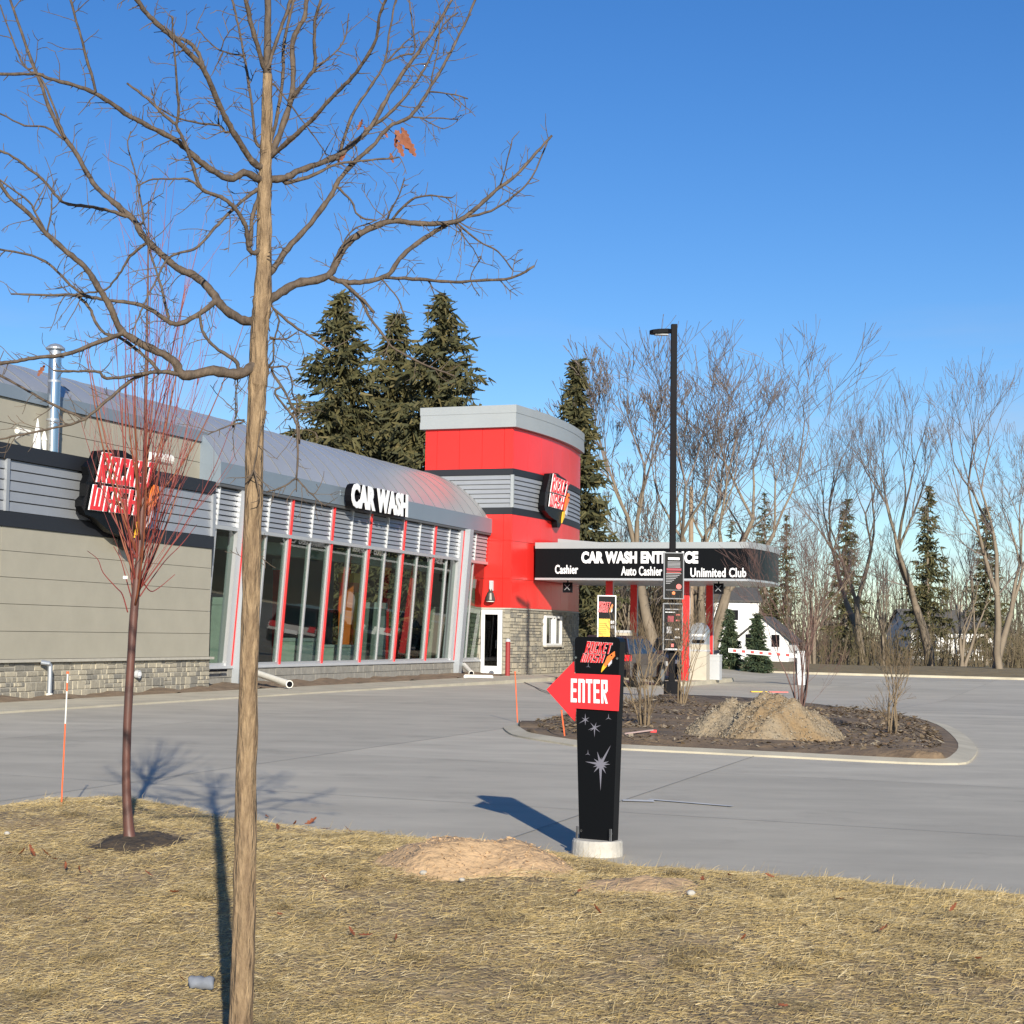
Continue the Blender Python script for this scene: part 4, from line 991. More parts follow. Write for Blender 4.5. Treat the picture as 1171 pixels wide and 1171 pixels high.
LIMBS = [
 ('B', [(1130,1050),(1060,1085),(950,1070),(820,1090),(770,1020),(650,960),(540,890),(490,780),(440,700),(390,620),(300,540),(210,460),(130,370),(40,290),(-40,170)], 15, 3.5),
 ('B', [(1140,850),(1080,840),(1000,790),(930,700),(860,640),(790,610),(700,530),(640,470),(600,400),(540,345),(450,270),(390,190),(340,100),(290,30),(230,-80),(180,-220),(130,-340),(40,-600)], 13, 3),
 ('C', [(650,800),(580,770),(520,800),(440,760),(370,710),(310,650),(210,590),(110,540),(50,505),(-60,430),(-150,390),(-290,350),(-340,330),(-400,330),(-520,330)], 10, 3),
 ('C', [(640,740),(590,680),(530,580),(480,490),(430,370),(390,290),(330,230),(270,170),(200,110),(140,50),(90,-20),(20,-60)], 9, 5),
 ('D', [(15,1190),(60,1160),(130,1120),(260,1085),(310,990),(370,930),(450,890),(520,870),(600,880),(700,880),(770,870),(840,820),(920,750),(1000,690),(1070,610),(1140,535)], 13, 3),
 ('D', [(25,1080),(60,1040),(100,980),(190,880),(270,770),(300,710),(360,640),(430,580),(500,500),(580,460),(640,380),(700,280),(760,170),(840,0),(870,-80)], 9, 2.5),
 ('D', [(10,715),(90,700),(150,670),(260,630),(330,590),(400,530),(440,480),(500,370),(580,250),(640,170),(700,80),(745,0),(780,-70)], 10, 3),
 ('C', [(690,710),(740,600),(790,450),(800,320),(800,180),(850,80),(860,0),(880,-120)], 9, 5),
 ('C', [(695,705),(780,630),(880,540),(960,450),(1050,360),(1120,270),(1171,170),(1190,60),(1230,-30)], 7, 3),
 ('C', [(685,700),(730,520),(755,330),(760,200),(790,60),(810,-20)], 5, 4),
 ('C', [(635,640),(620,500),(600,350),(580,240),(555,110),(530,0),(500,-100)], 4.5, 2.5),
 ('C', [(665,290),(640,200),(610,100),(590,0),(560,-120)], 7, 5),
 ('C', [(690,300),(720,200),(760,90),(790,0),(830,-150)], 5.5, 4),
 ('C', [(665,1090),(630,1130),(600,1100),(590,1010),(540,930),(480,880),(400,850),(370,790),(340,700),(300,600),(280,560),(290,500),(280,330),(265,150),(260,70)], 7, 2),
 ('C', [(610,1090),(620,960),(650,870),(655,790)], 6, 5),
 ('B', [(960,760),(880,820),(800,860),(750,850),(680,800),(600,770),(480,755),(400,740),(320,730),(190,732),(50,725)], 8, 2),
 ('B', [(1140,265),(1040,350),(960,430),(880,520),(790,545),(740,580),(700,660),(640,780),(590,900)], 5.5, 1.5),
 ('E', [(810,430),(720,410),(640,420),(480,440),(440,410),(350,408),(240,405)], 6, 2.5),
 ('E', [(540,240),(430,280),(300,330),(150,350),(60,365),(-40,375)], 6, 4),
 ('E', [(680,415),(600,440),(500,520),(380,620),(270,655),(100,690),(-20,715)], 5, 2),
 ('E', [(370,618),(200,540),(100,480),(-20,415)], 3.6, 3),
 ('E', [(1065,400),(1050,360),(960,300),(910,240),(890,150)], 6, 3),
 ('B', [(400,740),(330,700),(270,640),(200,580),(120,550),(-10,525)], 4, 2.5),
 ('B', [(700,1060),(640,1000),(530,920),(480,910),(430,860),(400,790),(350,740)], 4.5, 3.5),
 ('B', [(655,490),(580,560),(530,640),(480,700),(440,715),(330,730)], 4.5, 2),
 ('B', [(570,380),(470,350),(380,335),(290,320),(240,275),(190,215),(120,160),(50,110),(-20,80)], 5, 3),
 ('B', [(640,400),(620,270),(600,170),(570,60),(585,0)], 3.2, 1.6),
 ('B', [(750,830),(720,700),(670,540),(660,480)], 4, 2.5),
 ('B', [(210,470),(230,350),(232,280)], 2.6, 1.6),
 ('A', [(200,960),(140,860),(120,820),(0,730)], 3, 2.2),
 ('C', [(385,840),(330,800),(250,800),(180,800),(100,832)], 3.4, 1.6),
 ('C', [(282,560),(210,500),(150,440),(60,370)], 4, 2.6),
 ('C', [(500,590),(470,560),(380,550),(270,520),(190,475)], 3.4, 2),
 ('C', [(470,560),(465,470),(455,410)], 2.2, 1.4),
 ('C', [(410,320),(380,240),(330,185),(270,165),(210,120)], 5.5, 4),
 ('A', [(385,360),(350,230),(320,120),(280,-20)], 4, 2.5),
 ('A', [(145,290),(190,360),(240,500),(265,560)], 3, 3),
 ('A', [(140,280),(100,270),(50,160),(0,20)], 3, 2),
 ('A', [(270,575),(180,515),(100,510),(0,460)], 3.4, 2.2),
 ('C', [(580,250),(490,230),(440,200),(370,125)], 3, 1.5),
 ('C', [(490,230),(460,290),(440,330)], 2, 1.2),
 ('C', [(480,220),(510,150),(550,110)], 2, 1.2),
 ('C', [(790,450),(880,330),(900,290),(895,200),(900,90),(925,0)], 6, 3.5),
 ('C', [(890,320),(980,240),(1030,180),(1050,60)], 3, 1.4),
 ('C', [(720,380),(790,470),(880,590),(950,690)], 2.4, 1.4),
 ('D', [(95,720),(200,690),(280,650),(330,640),(430,630),(540,620)], 6, 2),
 ('D', [(300,620),(350,460),(420,350),(480,250),(500,130),(525,0)], 5, 2.5),
 ('D', [(490,245),(560,215),(600,200),(590,90),(578,-10)], 3, 2),
 ('D', [(490,240),(560,170),(620,125)], 3, 1.6),
 ('D', [(442,490),(520,430),(600,330),(660,230),(690,150),(720,90),(770,50)], 5, 2),
 ('D', [(580,465),(660,465),(770,470)], 2.6, 1.6), ('D', [(620,470),(670,490),(712,508)], 1.8, 1.2),
 ('D', [(650,365),(740,370),(810,390)], 2.4, 1.5), ('D', [(665,320),(690,200),(700,60)], 2.4, 1.4),
 ('D', [(298,740),(350,790),(380,850),(450,870)], 3.6, 2),
 ('D', [(500,870),(570,800),(640,770),(745,778)], 4, 2), ('D', [(488,865),(540,760),(560,700)], 2.6, 1.6),
 ('D', [(260,1085),(310,1110),(400,1110),(490,1085),(540,1020),(620,950),(720,890),(770,865)], 7.5, 5),
 ('D', [(480,1092),(620,1100),(760,1110),(860,1105),(980,1095),(1072,1048)], 5, 3),
 ('D', [(800,850),(900,830),(990,770),(1060,700),(1130,540)], 4, 2), ('D', [(930,740),(960,650),(985,550)], 2.2, 1.4),
 ('D', [(770,880),(850,950),(930,990),(990,1070)], 3, 1.8), ('D', [(765,890),(830,980),(855,1030)], 2, 1.2), ('D', [(860,1015),(820,1100),(855,1165)], 2, 1.2),
 ('D', [(310,1105),(350,1140),(390,1175),(440,1230)], 5, 3.5),
 ('F', [(370,0),(440,70),(470,140),(540,230),(600,310),(700,370),(830,430),(940,470)], 4.4, 2),
 ('D', [(270,1050),(310,980),(350,910),(440,870)], 2.6, 1.6), ('D', [(480,1110),(530,1171),(560,1240)], 2.6, 1.6), ('D', [(660,1110),(680,1171)], 2, 1.2),
 ('G', [(330,560),(370,640),(345,740),(340,850)], 3, 2), ('G', [(335,575),(440,660),(562,740),(640,800)], 4, 2.4), ('G', [(320,730),(400,740),(470,700)], 3, 1.6),
 ('G', [(320,890),(410,890),(440,980),(440,1030),(470,1090),(430,1171)], 3, 1.6), ('G', [(335,920),(400,1020),(470,1171),(480,1300)], 3.6, 2.6),
 ('H', [(370,-40),(430,40),(465,100),(470,220),(465,340)], 3.4, 2.4), ('H', [(465,345),(400,380),(330,400)], 2.6, 1.8), ('H', [(465,345),(520,400),(590,462)], 2.4, 1.4), ('H', [(465,340),(464,400)], 1.6, 1.0),
 ('H', [(330,40),(300,150),(272,300),(250,345)], 2.8, 1.6), ('H', [(272,300),(300,400),(290,440)], 2, 1.2), ('H', [(245,720),(275,690),(300,688)], 2.4, 1.6),
 ('G', [(300,70),(250,100),(210,160)], 2.4, 1.4), ('G', [(262,300),(300,280),(330,250)], 3, 2), ('G', [(250,510),(290,580),(320,700)], 2, 1.4), ('G', [(150,960),(135,1050),(140,1171)], 2, 1.2),
 ('H', [(180,110),(200,20),(190,-100)], 2, 1.2), ('E', [(1090,630),(1000,660),(930,690)], 2.6, 1.4),
]
curves = []
for (tg, pts, w0, w1) in LIMBS:
    w0 *= .90
    ox, oy, sc = ZT_[tg]; px = [(ox+a/sc, oy+b/sc) for a, b in pts]
    best = min(traced, key=lambda q: (q[0]-px[0][0])**2+(q[1]-px[0][1])**2); d0 = best[2]
    gap = math.hypot(best[0]-px[0][0], best[1]-px[0][1])
    if 2.5 < gap < 30: px = [(best[0], best[1])]+px
    elif gap <= 2.5: px[0] = (best[0], best[1])
    L = sum(math.hypot(px[i+1][0]-px[i][0], px[i+1][1]-px[i][1]) for i in range(len(px)-1))
    drift = rt.choice((-1, 1))*rt.uniform(.15, .6)*L*PXM
    n = 5 if w0 > 4 else 4; raw = []
    acc = 0
    for i, p in enumerate(px):
        if i: acc += math.hypot(px[i][0]-px[i-1][0], px[i][1]-px[i-1][1])
        f = acc/L; raw.append((p[0], p[1], d0+drift*f**.9, w0+(w1-w0)*f**.75))
    sm_ = smooth_poly(raw, n); sm_ = [np.array([q[0]+rt.uniform(-.5, .5), q[1]+rt.uniform(-.5, .5), q[2], q[3]*rt.uniform(.88, 1.14)]) for q in sm_]
    curves.append(sm_); traced += [tuple(q) for q in sm_]
    mb = MB(); mb.tube([at_dist(q[0], q[1], TY+q[2]) for q in sm_], [max(.8, q[3])*.5*PXM for q in sm_], 7 if w0 > 6 else 5, jit=.08)
    mb.build('limb', M_limb, tree, smooth=True)
mb = MB(); ntw = 0
tips = []
for cv in curves:
    L = len(cv)
    for i in range(2, L):
        q = cv[i]
        if q[3] > 8.5 or rt.random() > .62: continue
        tan = cv[i]-cv[i-1]; an = math.atan2(tan[1], tan[0])
        for _ in range(1):
            a = an+rt.choice((-1, 1))*rt.uniform(.5, 1.25); ln = rt.choice((7, 10, 16, 24, 36))*rt.uniform(.6, 1.3); w = rt.uniform(1.0, 1.7)
            x, y, d = q[0], q[1], q[2]; dz = rt.uniform(-.5, .5)*PXM; P = [(x, y, d)]; k = max(3, int(ln/5))
            for j in range(k):
                a += rt.uniform(-.22, .22); a += 0.06*(math.sin(a+math.pi/2))*(1 if math.cos(a) > 0 else -1)*-1
                x += math.cos(a)*ln/k; y += math.sin(a)*ln/k; d += dz*ln/k; P.append((x, y, d))
            mb.tube([at_dist(p[0], p[1], TY+p[2]) for p in P], [w*.5*PXM*(1-.45*j/k) for j in range(k+1)], 4)
            if ln > 18:
                for _ in range(rt.randint(1, 3)):
                    j = rt.randint(1, k); x2, y2, d2 = P[j]; a2 = a+rt.choice((-1, 1))*rt.uniform(.4, 1.1); l2 = rt.uniform(5, 14)
                    mb.tube([at_dist(x2, y2, TY+d2), at_dist(x2+math.cos(a2)*l2*.5, y2+math.sin(a2)*l2*.5, TY+d2), at_dist(x2+math.cos(a2+.15)*l2, y2+math.sin(a2+.15)*l2, TY+d2)], [w*.36*PXM, w*.3*PXM, w*.22*PXM], 3)
tag(mb.build('twigs', M_limb, tree, fix=False), kind='stuff')
def leaf(P, size, yaw, pit, rol, name='leaf', parent=None, r=None):
    r = r or rt; mb = MB(); out = [(-1, 0), (-.75, .28), (-.55, .18), (-.3, .5), (-.05, .3), (.25, .48), (.4, .22), (.75, .3), (1, .02), (.7, -.28), (.45, -.2), (.2, -.5), (0, -.28), (-.35, -.48), (-.55, -.2), (-.8, -.25)]
    Rm = Matrix.Rotation(yaw, 3, 'Z') @ Matrix.Rotation(pit, 3, 'Y') @ Matrix.Rotation(rol, 3, 'X'); cv = r.uniform(.25, .6)
    vs = [Vector((0, 0, 0))]+[Vector((x, y*.75, cv*(y*y+.4*x*x))) for x, y in out]
    mb.v = [tuple(P + Rm @ (v*size*.5)) for v in vs]; n = len(out)
    mb.f = [(0, 1+i, 1+(i+1) % n) for i in range(n)]
    return mb.build(name, M_leaf, parent, fix=False)
for x, y, s in ((453, 159, 14), (460, 160, 18), (466, 165, 18), (471, 170, 14), (458, 171, 13), (464, 154, 12), (448, 181, 8), (393, 178, 9), (389, 181, 7), (412, 143, 9), (418, 148, 6), (441, 153, 7), (47, 424, 9)):
    b_ = min(traced, key=lambda q: (q[0]-x)**2+(q[1]-y)**2)
    leaf(at_dist(x, y, TY+b_[2]), s*PXM*1.7, rt.uniform(-.6, .6), rt.uniform(.9, 2.2), 1.57+rt.uniform(-.4, .4), 'dead_leaf', tree)

# ---- red twigged sapling
QY = onlawn(148, 964); RY = QY.y; pm = RY/F_PX
sap = empty('red_twig_sapling', QY, 'slender red-brown sapling with upright red twigs on the lawn edge', 'tree')
tp = [(149.5, 972, 19), (148.5, 960, 16), (147, 945, 12.5), (144.5, 900, 10), (145, 850, 9.6), (147, 800, 9.6), (150, 750, 9.4), (152.5, 710, 9.6), (155, 680, 9.5), (157, 655, 8), (160, 620, 6.5), (164, 560, 5.2), (166, 500, 4.2), (167, 420, 3.4), (169, 330, 2.4), (170, 230, 1.4)]
spq = smooth_poly(tp, 5)
MB().tube([at_dist(q[0], q[1], RY) for q in spq], [q[2]*.5*pm for q in spq], 10, jit=.03).build('trunk', M_rbark, sap, smooth=True)
rq = random.Random(8); shoots = MB(); twl = MB()
def shoot(p0, lean_, az_, L, w0, lvl):
    n = max(5, int(L/.13)); p = p0.copy(); P = [p.copy()]; th = lean_
    for i in range(n):
        th *= .93; th += rq.uniform(-.03, .03); az_ += rq.uniform(-.08, .08)
        p = p + Vector((math.sin(th)*math.cos(az_), math.sin(th)*math.sin(az_), math.cos(th)))*(L/n); P.append(p.copy())
    (shoots if lvl < 1 else twl).tube(P, [w0*(1-.72*i/n) for i in range(n+1)], 5 if lvl < 1 else 4)
    return P
limbs_s = []
for k in range(25):
    y = rq.choice((690, 680, 672, 660, 650, 640, 625, 610, 590, 570, 550, 520)); q = min(spq, key=lambda z: abs(z[1]-y)); p0 = at_dist(q[0], q[1], RY)
    h = (700-y)/200.0
    ln_ = rq.uniform(.8, 2.1)*(1.0 if y > 580 else .8); le_ = rq.uniform(.12, .78)*(1.0-.3*h)
    P = shoot(p0, le_, rq.uniform(0, 6.283), ln_, rq.uniform(.0032, .0065), 0); limbs_s.append(P)
for P in limbs_s:
    for _ in range(rq.randint(4, 8)):
        i = rq.randint(1, len(P)-2); d = (P[i+1]-P[i]).normalized(); az0 = math.atan2(d.y, d.x)+rq.uniform(-1.2, 1.2)
        Q2 = shoot(P[i], rq.uniform(.15, .8), az0, rq.uniform(.3, .95), rq.uniform(.0018, .0032), 1)
        if rq.random() < .6:
            j = rq.randint(1, len(Q2)-2); shoot(Q2[j], rq.uniform(.2, .8), rq.uniform(0, 6.28), rq.uniform(.12, .35), .0018, 1)
for pts in ([(146, 700), (140, 680), (133, 672), (118, 655), (112, 640), (100, 630)], [(160, 682), (175, 660), (190, 640), (208, 622), (225, 600)], [(152, 690), (146, 668), (138, 640), (130, 625)], [(163, 665), (172, 676), (182, 672), (200, 657)]):
    sq = smooth_poly(pts, 4); twl.tube([at_dist(a, b, RY+.02*i) for i, (a, b) in enumerate(sq)], [.005*(1-.6*i/len(sq)) for i in range(len(sq))], 5)
M_rlimb = mat('orange_brown_limb', (.24, .075, .035), .55, var=.3, vscale=8)
for k in range(13):
    y = rq.choice((695, 685, 675, 665, 650, 635, 615, 590)); q = min(spq, key=lambda z: abs(z[1]-y)); lm = MB(); keep_ = shoots; shoots = lm
    shoot(at_dist(q[0], q[1], RY), rq.uniform(.25, .85), k*2.4+rq.uniform(-.3, .3), rq.uniform(.8, 1.7), rq.uniform(.006, .0115), 0); shoots = keep_
    lm.build('limb', M_rlimb, sap, smooth=True, fix=False)
tag(shoots.build('shoots', M_rtwig, sap, fix=False, smooth=True), kind='stuff'); tag(twl.build('twigs', M_rtwig, sap, fix=False), kind='stuff')
q = at_dist(143, 662, RY-.03); MB().box(q, .03, .012, .02, .4).build('white_tag', M_pvc, sap)

# ---- snow markers
def marker(pb, pt, lab, bands, lawn=True, rad=.006):
    b = onlawn(*pb) if lawn else G(*pb); t = at_dist(*pt, b.y); e = empty('snow_marker', b, lab, 'marker', 'orange snow markers')
    b = b-Z*.05
    for f0, f1, m in bands: MB().tube([b.lerp(t, f0), b.lerp(t, f1)], rad, 6).build('rod', m, e)
    MB().tube([b.lerp(t, .985), b.lerp(t, 1.0)], rad*1.8, 8).build('cap', M_marker, e)
marker((70, 922), (77.5, 768), 'tall orange and white snow marker at the lawn edge left of the sapling', ((0, .63, M_marker), (.63, .86, M_pvc), (.86, .92, M_marker), (.92, 1, M_pvc)))
marker((592, 826), (589, 768), 'thin orange marker rod near the bed nose in front of the tower', ((0, .5, M_marker), (.5, 1, M_marker)), False, .010)
marker((647, 848), (642, 812), 'short orange marker rod in the bed below the arrow tip', ((0, .5, M_marker), (.5, 1, M_marker)), False, .010)

# ---- leaf litter and scraps on the lawn
lf = [(100, 1062, 9), (70, 1052, 8), (10, 985, 8), (25, 984, 8), (36, 983, 10), (52, 985, 9), (62, 992, 6), (75, 1000, 7), (90, 1004, 7), (102, 1008, 8), (41, 954, 8), (170, 1010, 8), (200, 1031, 9), (318, 955, 9), (345, 958, 7), (355, 948, 10), (372, 957, 8), (397, 957, 8), (337, 950, 6), (370, 1015, 8), (402, 1078, 9), (418, 1082, 10), (453, 1085, 7), (320, 1057, 6), (683, 1052, 8), (793, 1048, 9), (803, 1017, 9), (730, 1065, 6), (662, 1030, 6), (553, 1040, 6), (208, 1133, 8), (850, 1085, 6), (895, 1165, 9), (305, 942, 8), (276, 950, 7), (960, 1040, 8), (1010, 1075, 9), (1090, 1050, 8), (1120, 1110, 9), (880, 1012, 7), (835, 1012, 8)]
for x, y, s_ in lf:
    P = onlawn(x, y)+Z*.055; o = leaf(P, s_*P.y/F_PX*1.75, rt.uniform(0, 6.28), rt.uniform(-.9, .9), rt.uniform(-.9, .9), 'fallen_leaf')
    if y < 975 and x < 260: w_ = 'between the left edge and the sapling'
    elif y < 975: w_ = 'along the lawn edge right of the big trunk'
    elif x < 120 and y < 1015: w_ = 'in the drift below the snow marker'
    elif x < 260: w_ = 'on the lawn left of the big trunk shadow'
    elif x < 480: w_ = 'on the lawn just right of the big trunk'
    elif x < 690: w_ = 'on the lawn in front of the sand heap'
    elif x < 870: w_ = 'on the lawn near the flat sand patch'
    else: w_ = 'on the lawn at the right corner'
    tag(o, 'curled rusty brown leaf '+w_, 'leaf', 'fallen leaves on the lawn')
P = onlawn(230, 1134); mb = MB(); n = 14; m_ = 12
for i in range(n+1):
    for j in range(m_):
        a = i/n-.5; th = 2*math.pi*j/m_; r_ = .030*(1+.10*math.sin(a*15+th*2)+.07*math.sin(th*3+a*9))*(1 if 0 < i < n else .82)
        mb.v.append((P.x+a*.115+.004*math.sin(th*2), P.y+r_*1.1*math.cos(th)-a*.018, P.z+.040+r_*math.sin(th)))
for i in range(n):
    for j in range(m_): k = i*m_+j; k2 = i*m_+(j+1) % m_; mb.f.append((k, k2, k2+m_, k+m_))
mb.f += [tuple(range(m_)), tuple(range(n*m_, n*m_+m_))]
o = mb.build('litter_scrap', M_paper, None, smooth=True)
tag(o, 'crumpled pale blue-grey scrap lying beside the tree shadow', 'litter')
for x, y, s_, lab in ((8, 958, .035, 'small white stone on the lawn at the left'), (484, 1004, .04, 'small pale blue stone below the sand heap'), (790, 1028, .04, 'small grey-white stone on the sand patch'), (528, 1012, .03, 'small pale pebble on straw right of the pale blue stone')):
    P = onlawn(x, y); bm = bmesh.new(); bmesh.ops.create_icosphere(bm, subdivisions=2, radius=s_*.6)
    for v in bm.verts: v.co *= rt.uniform(.82, 1.15); v.co.z *= .7
    me = bpy.data.meshes.new('pebble'); bm.to_mesh(me); bm.free(); me.shade_smooth(); o = link('pebble', me, None, M_foot); o.location = P+Z*.03; tag(o, lab, 'stone')

# ================================================================= PLANTING BED
bedpx = [(575, 833), (580, 838), (592, 843), (640, 851), (680, 856), (800, 862), (900, 867), (1075, 875), (1112, 869), (1112, 850), (1075, 828), (1000, 815), (900, 812), (832, 810), (806, 801), (760, 799), (720, 802), (660, 813), (620, 823), (595, 828)]
def inset(poly, d):
    c = sum(poly, Vector())/len(poly); n = len(poly); out = []
    for i in range(n):
        a, b, e = poly[i-1], poly[i], poly[(i+1) % n]; d1 = (b-a).normalized(); d2 = (e-b).normalized(); t_ = (d1+d2).normalized(); nn = Vector((-t_.y, t_.x, 0)); out.append(b+nn*d)
    return out
outer = [Vector(tuple(q)) for q in smooth_poly([tuple(G(*p)) for p in bedpx+bedpx[:1]], 4)[:-1]]
inner = inset(outer, .24)
MBk = MB(); n = len(outer)
for ring_, z_ in ((outer, -.2), (outer, .025), (inner, .06), (inner, -.2)): MBk.v += [(p.x, p.y, gz(p.x, p.y)+z_) for p in ring_]
for k in range(3):
    for i in range(n): j = (i+1) % n; MBk.f.append((k*n+i, k*n+j, (k+1)*n+j, (k+1)*n+i))
tag(MBk.build('bed_kerb', M_kerb), kind='structure')
bm = bmesh.new(); fvs = [bm.verts.new((p.x, p.y, gz(p.x, p.y)+.055)) for p in inset(outer, .235)]; bm.faces.new(fvs)
bmesh.ops.triangulate(bm, faces=bm.faces[:]); bmesh.ops.subdivide_edges(bm, edges=bm.edges[:], cuts=3, use_grid_fill=True)
for v in bm.verts:
    v.co.z = gz(v.co.x, v.co.y)+.055+(0 if v.is_boundary else .06+.04*math.sin(v.co.x*2.3)*math.sin(v.co.y*1.9)+rt.uniform(-.02, .03))
me = bpy.data.meshes.new('planting_bed'); bm.to_mesh(me); bm.free(); me.shade_smooth(); tag(link('planting_bed', me, None, M_mulch), kind='structure')
def inside(poly, x, y):
    c = False; j = len(poly)-1
    for i in range(len(poly)):
        if (poly[i].y > y) != (poly[j].y > y) and x < (poly[j].x-poly[i].x)*(y-poly[i].y)/(poly[j].y-poly[i].y)+poly[i].x: c = not c
        j = i
    return c
mb = MB(); bi = inset(outer, .45); cnt = 0; rb = random.Random(33)
x0, x1, y0, y1 = min(p.x for p in bi), max(p.x for p in bi), min(p.y for p in bi), max(p.y for p in bi)
while cnt < 16000:
    x, y = rb.uniform(x0, x1), rb.uniform(y0, y1)
    if not inside(bi, x, y): continue
    cnt += 1; s_ = rb.choice((.015, .022, .03, .04, .055))*rb.uniform(.6, 1.3); a = rb.uniform(0, 6.28); z_ = gz(x, y)+.10+rb.uniform(-.02, .05)
    d1 = Vector((math.cos(a), math.sin(a), rb.uniform(-.5, .5)))*s_; d2 = Vector((-math.sin(a), math.cos(a), rb.uniform(-.6, .6)))*s_*rb.uniform(.2, .6); c = Vector((x, y, z_))
    mb.poly([c-d1-d2*.5, c+d1*.2-d2, c+d1, c+d2])
tag(mb.build('mulch_litter', mat('litter_chips', (.2, .15, .1), .9, per_island=[(.09, .062, .036), (.19, .135, .075), (.14, .095, .055), (.28, .20, .11), (.11, .08, .048), (.33, .28, .20), (.19, .105, .048)]), None, fix=False), 'loose dead leaves and mulch chips over the planting bed', 'mulch', kind='stuff')
bp_ = G(874, 852)
pile = mound('dirt_pile', None, 1.35, 1.1, .50, mat('pile_soil', (.29, .245, .175), .95, col2=(.25, .155, .065), vscale=1.3, bump=.06, bscale=22), 'heap of gravelly tan soil in the planting bed at the right', 'soil heap', 14, base=Vector((bp_.x, bp_.y, .08)), n=84, rough=.32, expo=.8)
mb = MB(); pv = [v.co for v in pile.data.vertices if v.co.z > .12]
for _ in range(7000):
    c = rb.choice(pv)+Vector((rb.uniform(-.02, .02), rb.uniform(-.02, .02), rb.uniform(-.004, .012))); s_ = rb.choice((.006, .008, .010, .014, .022))*rb.uniform(.7, 1.2)
    q = [c+Vector((rb.uniform(-1, 1), rb.uniform(-1, 1), rb.uniform(-1, 1)))*s_ for _ in range(4)]; k = len(mb.v); mb.v += [tuple(p) for p in q]; mb.f += [(k, k+1, k+2), (k, k+1, k+3), (k, k+2, k+3), (k+1, k+2, k+3)]
tag(mb.build('gravel', M_gravel, pile, fix=False), kind='stuff')

# ================================================================= PLANT GENERATORS
def branch(tr, tw, p, d, L, r, lvl, maxl, rnd, up=.12, spread=.55, rmin=.012, kids=(2, 2)):
    n = 3 if lvl < 3 else 2; P = [p.copy()]; q = p.copy(); dd = d.copy()
    for i in range(n):
        dd = (dd+Vector((rnd.uniform(-1, 1), rnd.uniform(-1, 1), rnd.uniform(-.6, 1)))*.16+Z*up*.4).normalized(); q = q+dd*(L/n); P.append(q.copy())
    r1 = max(rmin*.7, r*.66)
    (tr if lvl < 3 else tw).tube(P, [r+(r1-r)*i/n for i in range(n+1)], 6 if lvl < 2 else (4 if lvl < 4 else 3), cap=False)
    if lvl >= maxl: return
    k = 2 if lvl < 2 else rnd.randint(2, 3)
    for i in range(k):
        ax = dd.orthogonal().normalized(); ax.rotate(Matrix.Rotation(rnd.uniform(0, 6.283), 3, dd)); a = rnd.uniform(.35, 1.0)*spread
        nd = (dd*math.cos(a)+ax*math.sin(a)+Z*up).normalized()
        st_ = P[-1] if i < 2 else P[rnd.randint(1, n)]
        branch(tr, tw, st_, nd, L*rnd.uniform(.62, .88), r1*rnd.uniform(.7, .95), lvl+1, maxl, rnd, up, spread, rmin, kids)
    if lvl >= 1:
        for i in range(rnd.randint(0, 2) if lvl < 4 else rnd.randint(0, 1)):
            ax = dd.orthogonal().normalized(); ax.rotate(Matrix.Rotation(rnd.uniform(0, 6.283), 3, dd)); nd = (dd*.5+ax*.8+Z*up).normalized()
            branch(tr, tw, P[rnd.randint(0, n-1)], nd, L*rnd.uniform(.35, .55), r1*.45, max(lvl+2, 3), maxl, rnd, up, spread, rmin, kids)
def bare_tree(px, D, top_y, lab, seed, stems=1, lean=(0, 0), maxl=6, spread=.5, group='bare trees beyond the canopy', base_y=None, cat='tree', name='bare_tree', tm=None, wm=None, trunk_f=.20, r0=None, zb=-.56, rmin=.012, wide=1.0):
    B = at_dist(px, 720, D); B.z = zb; H = at_dist(px, top_y, D).z-zb; rnd = random.Random(seed)
    e = empty(name, B, lab, cat, group); tr, tw = MB(), MB()
    for k in range(stems):
        a = rnd.uniform(0, 6.28); off = Vector((math.cos(a), math.sin(a), 0))*(.3 if stems > 1 else 0)*H*.03
        d = Vector((lean[0]+(rnd.uniform(-.25, .25) if stems > 1 else 0), lean[1]+(rnd.uniform(-.2, .2) if stems > 1 else 0), 1)).normalized()
        branch(tr, tw, B+off, d, H*trunk_f*rnd.uniform(.9, 1.1), (r0 or H*.016)*(1 if stems == 1 else .7), 0, maxl, rnd, .12, spread, rmin)
    # scale to the wanted height
    zs = [v[2] for v in tw.v] or [v[2] for v in tr.v]; f = H/(max(zs)-zb)
    for m_ in (tr, tw): m_.v = [(B.x+(v[0]-B.x)*f**.7*wide, B.y+(v[1]-B.y)*f**.7*wide, zb+(v[2]-zb)*f) for v in m_.v]
    tr.build('trunk', tm or M_fbark, e, smooth=True, fix=False)
    if tw.v: tag(tw.build('crown', wm or M_ftwig, e, fix=False), kind='stuff')
    return e
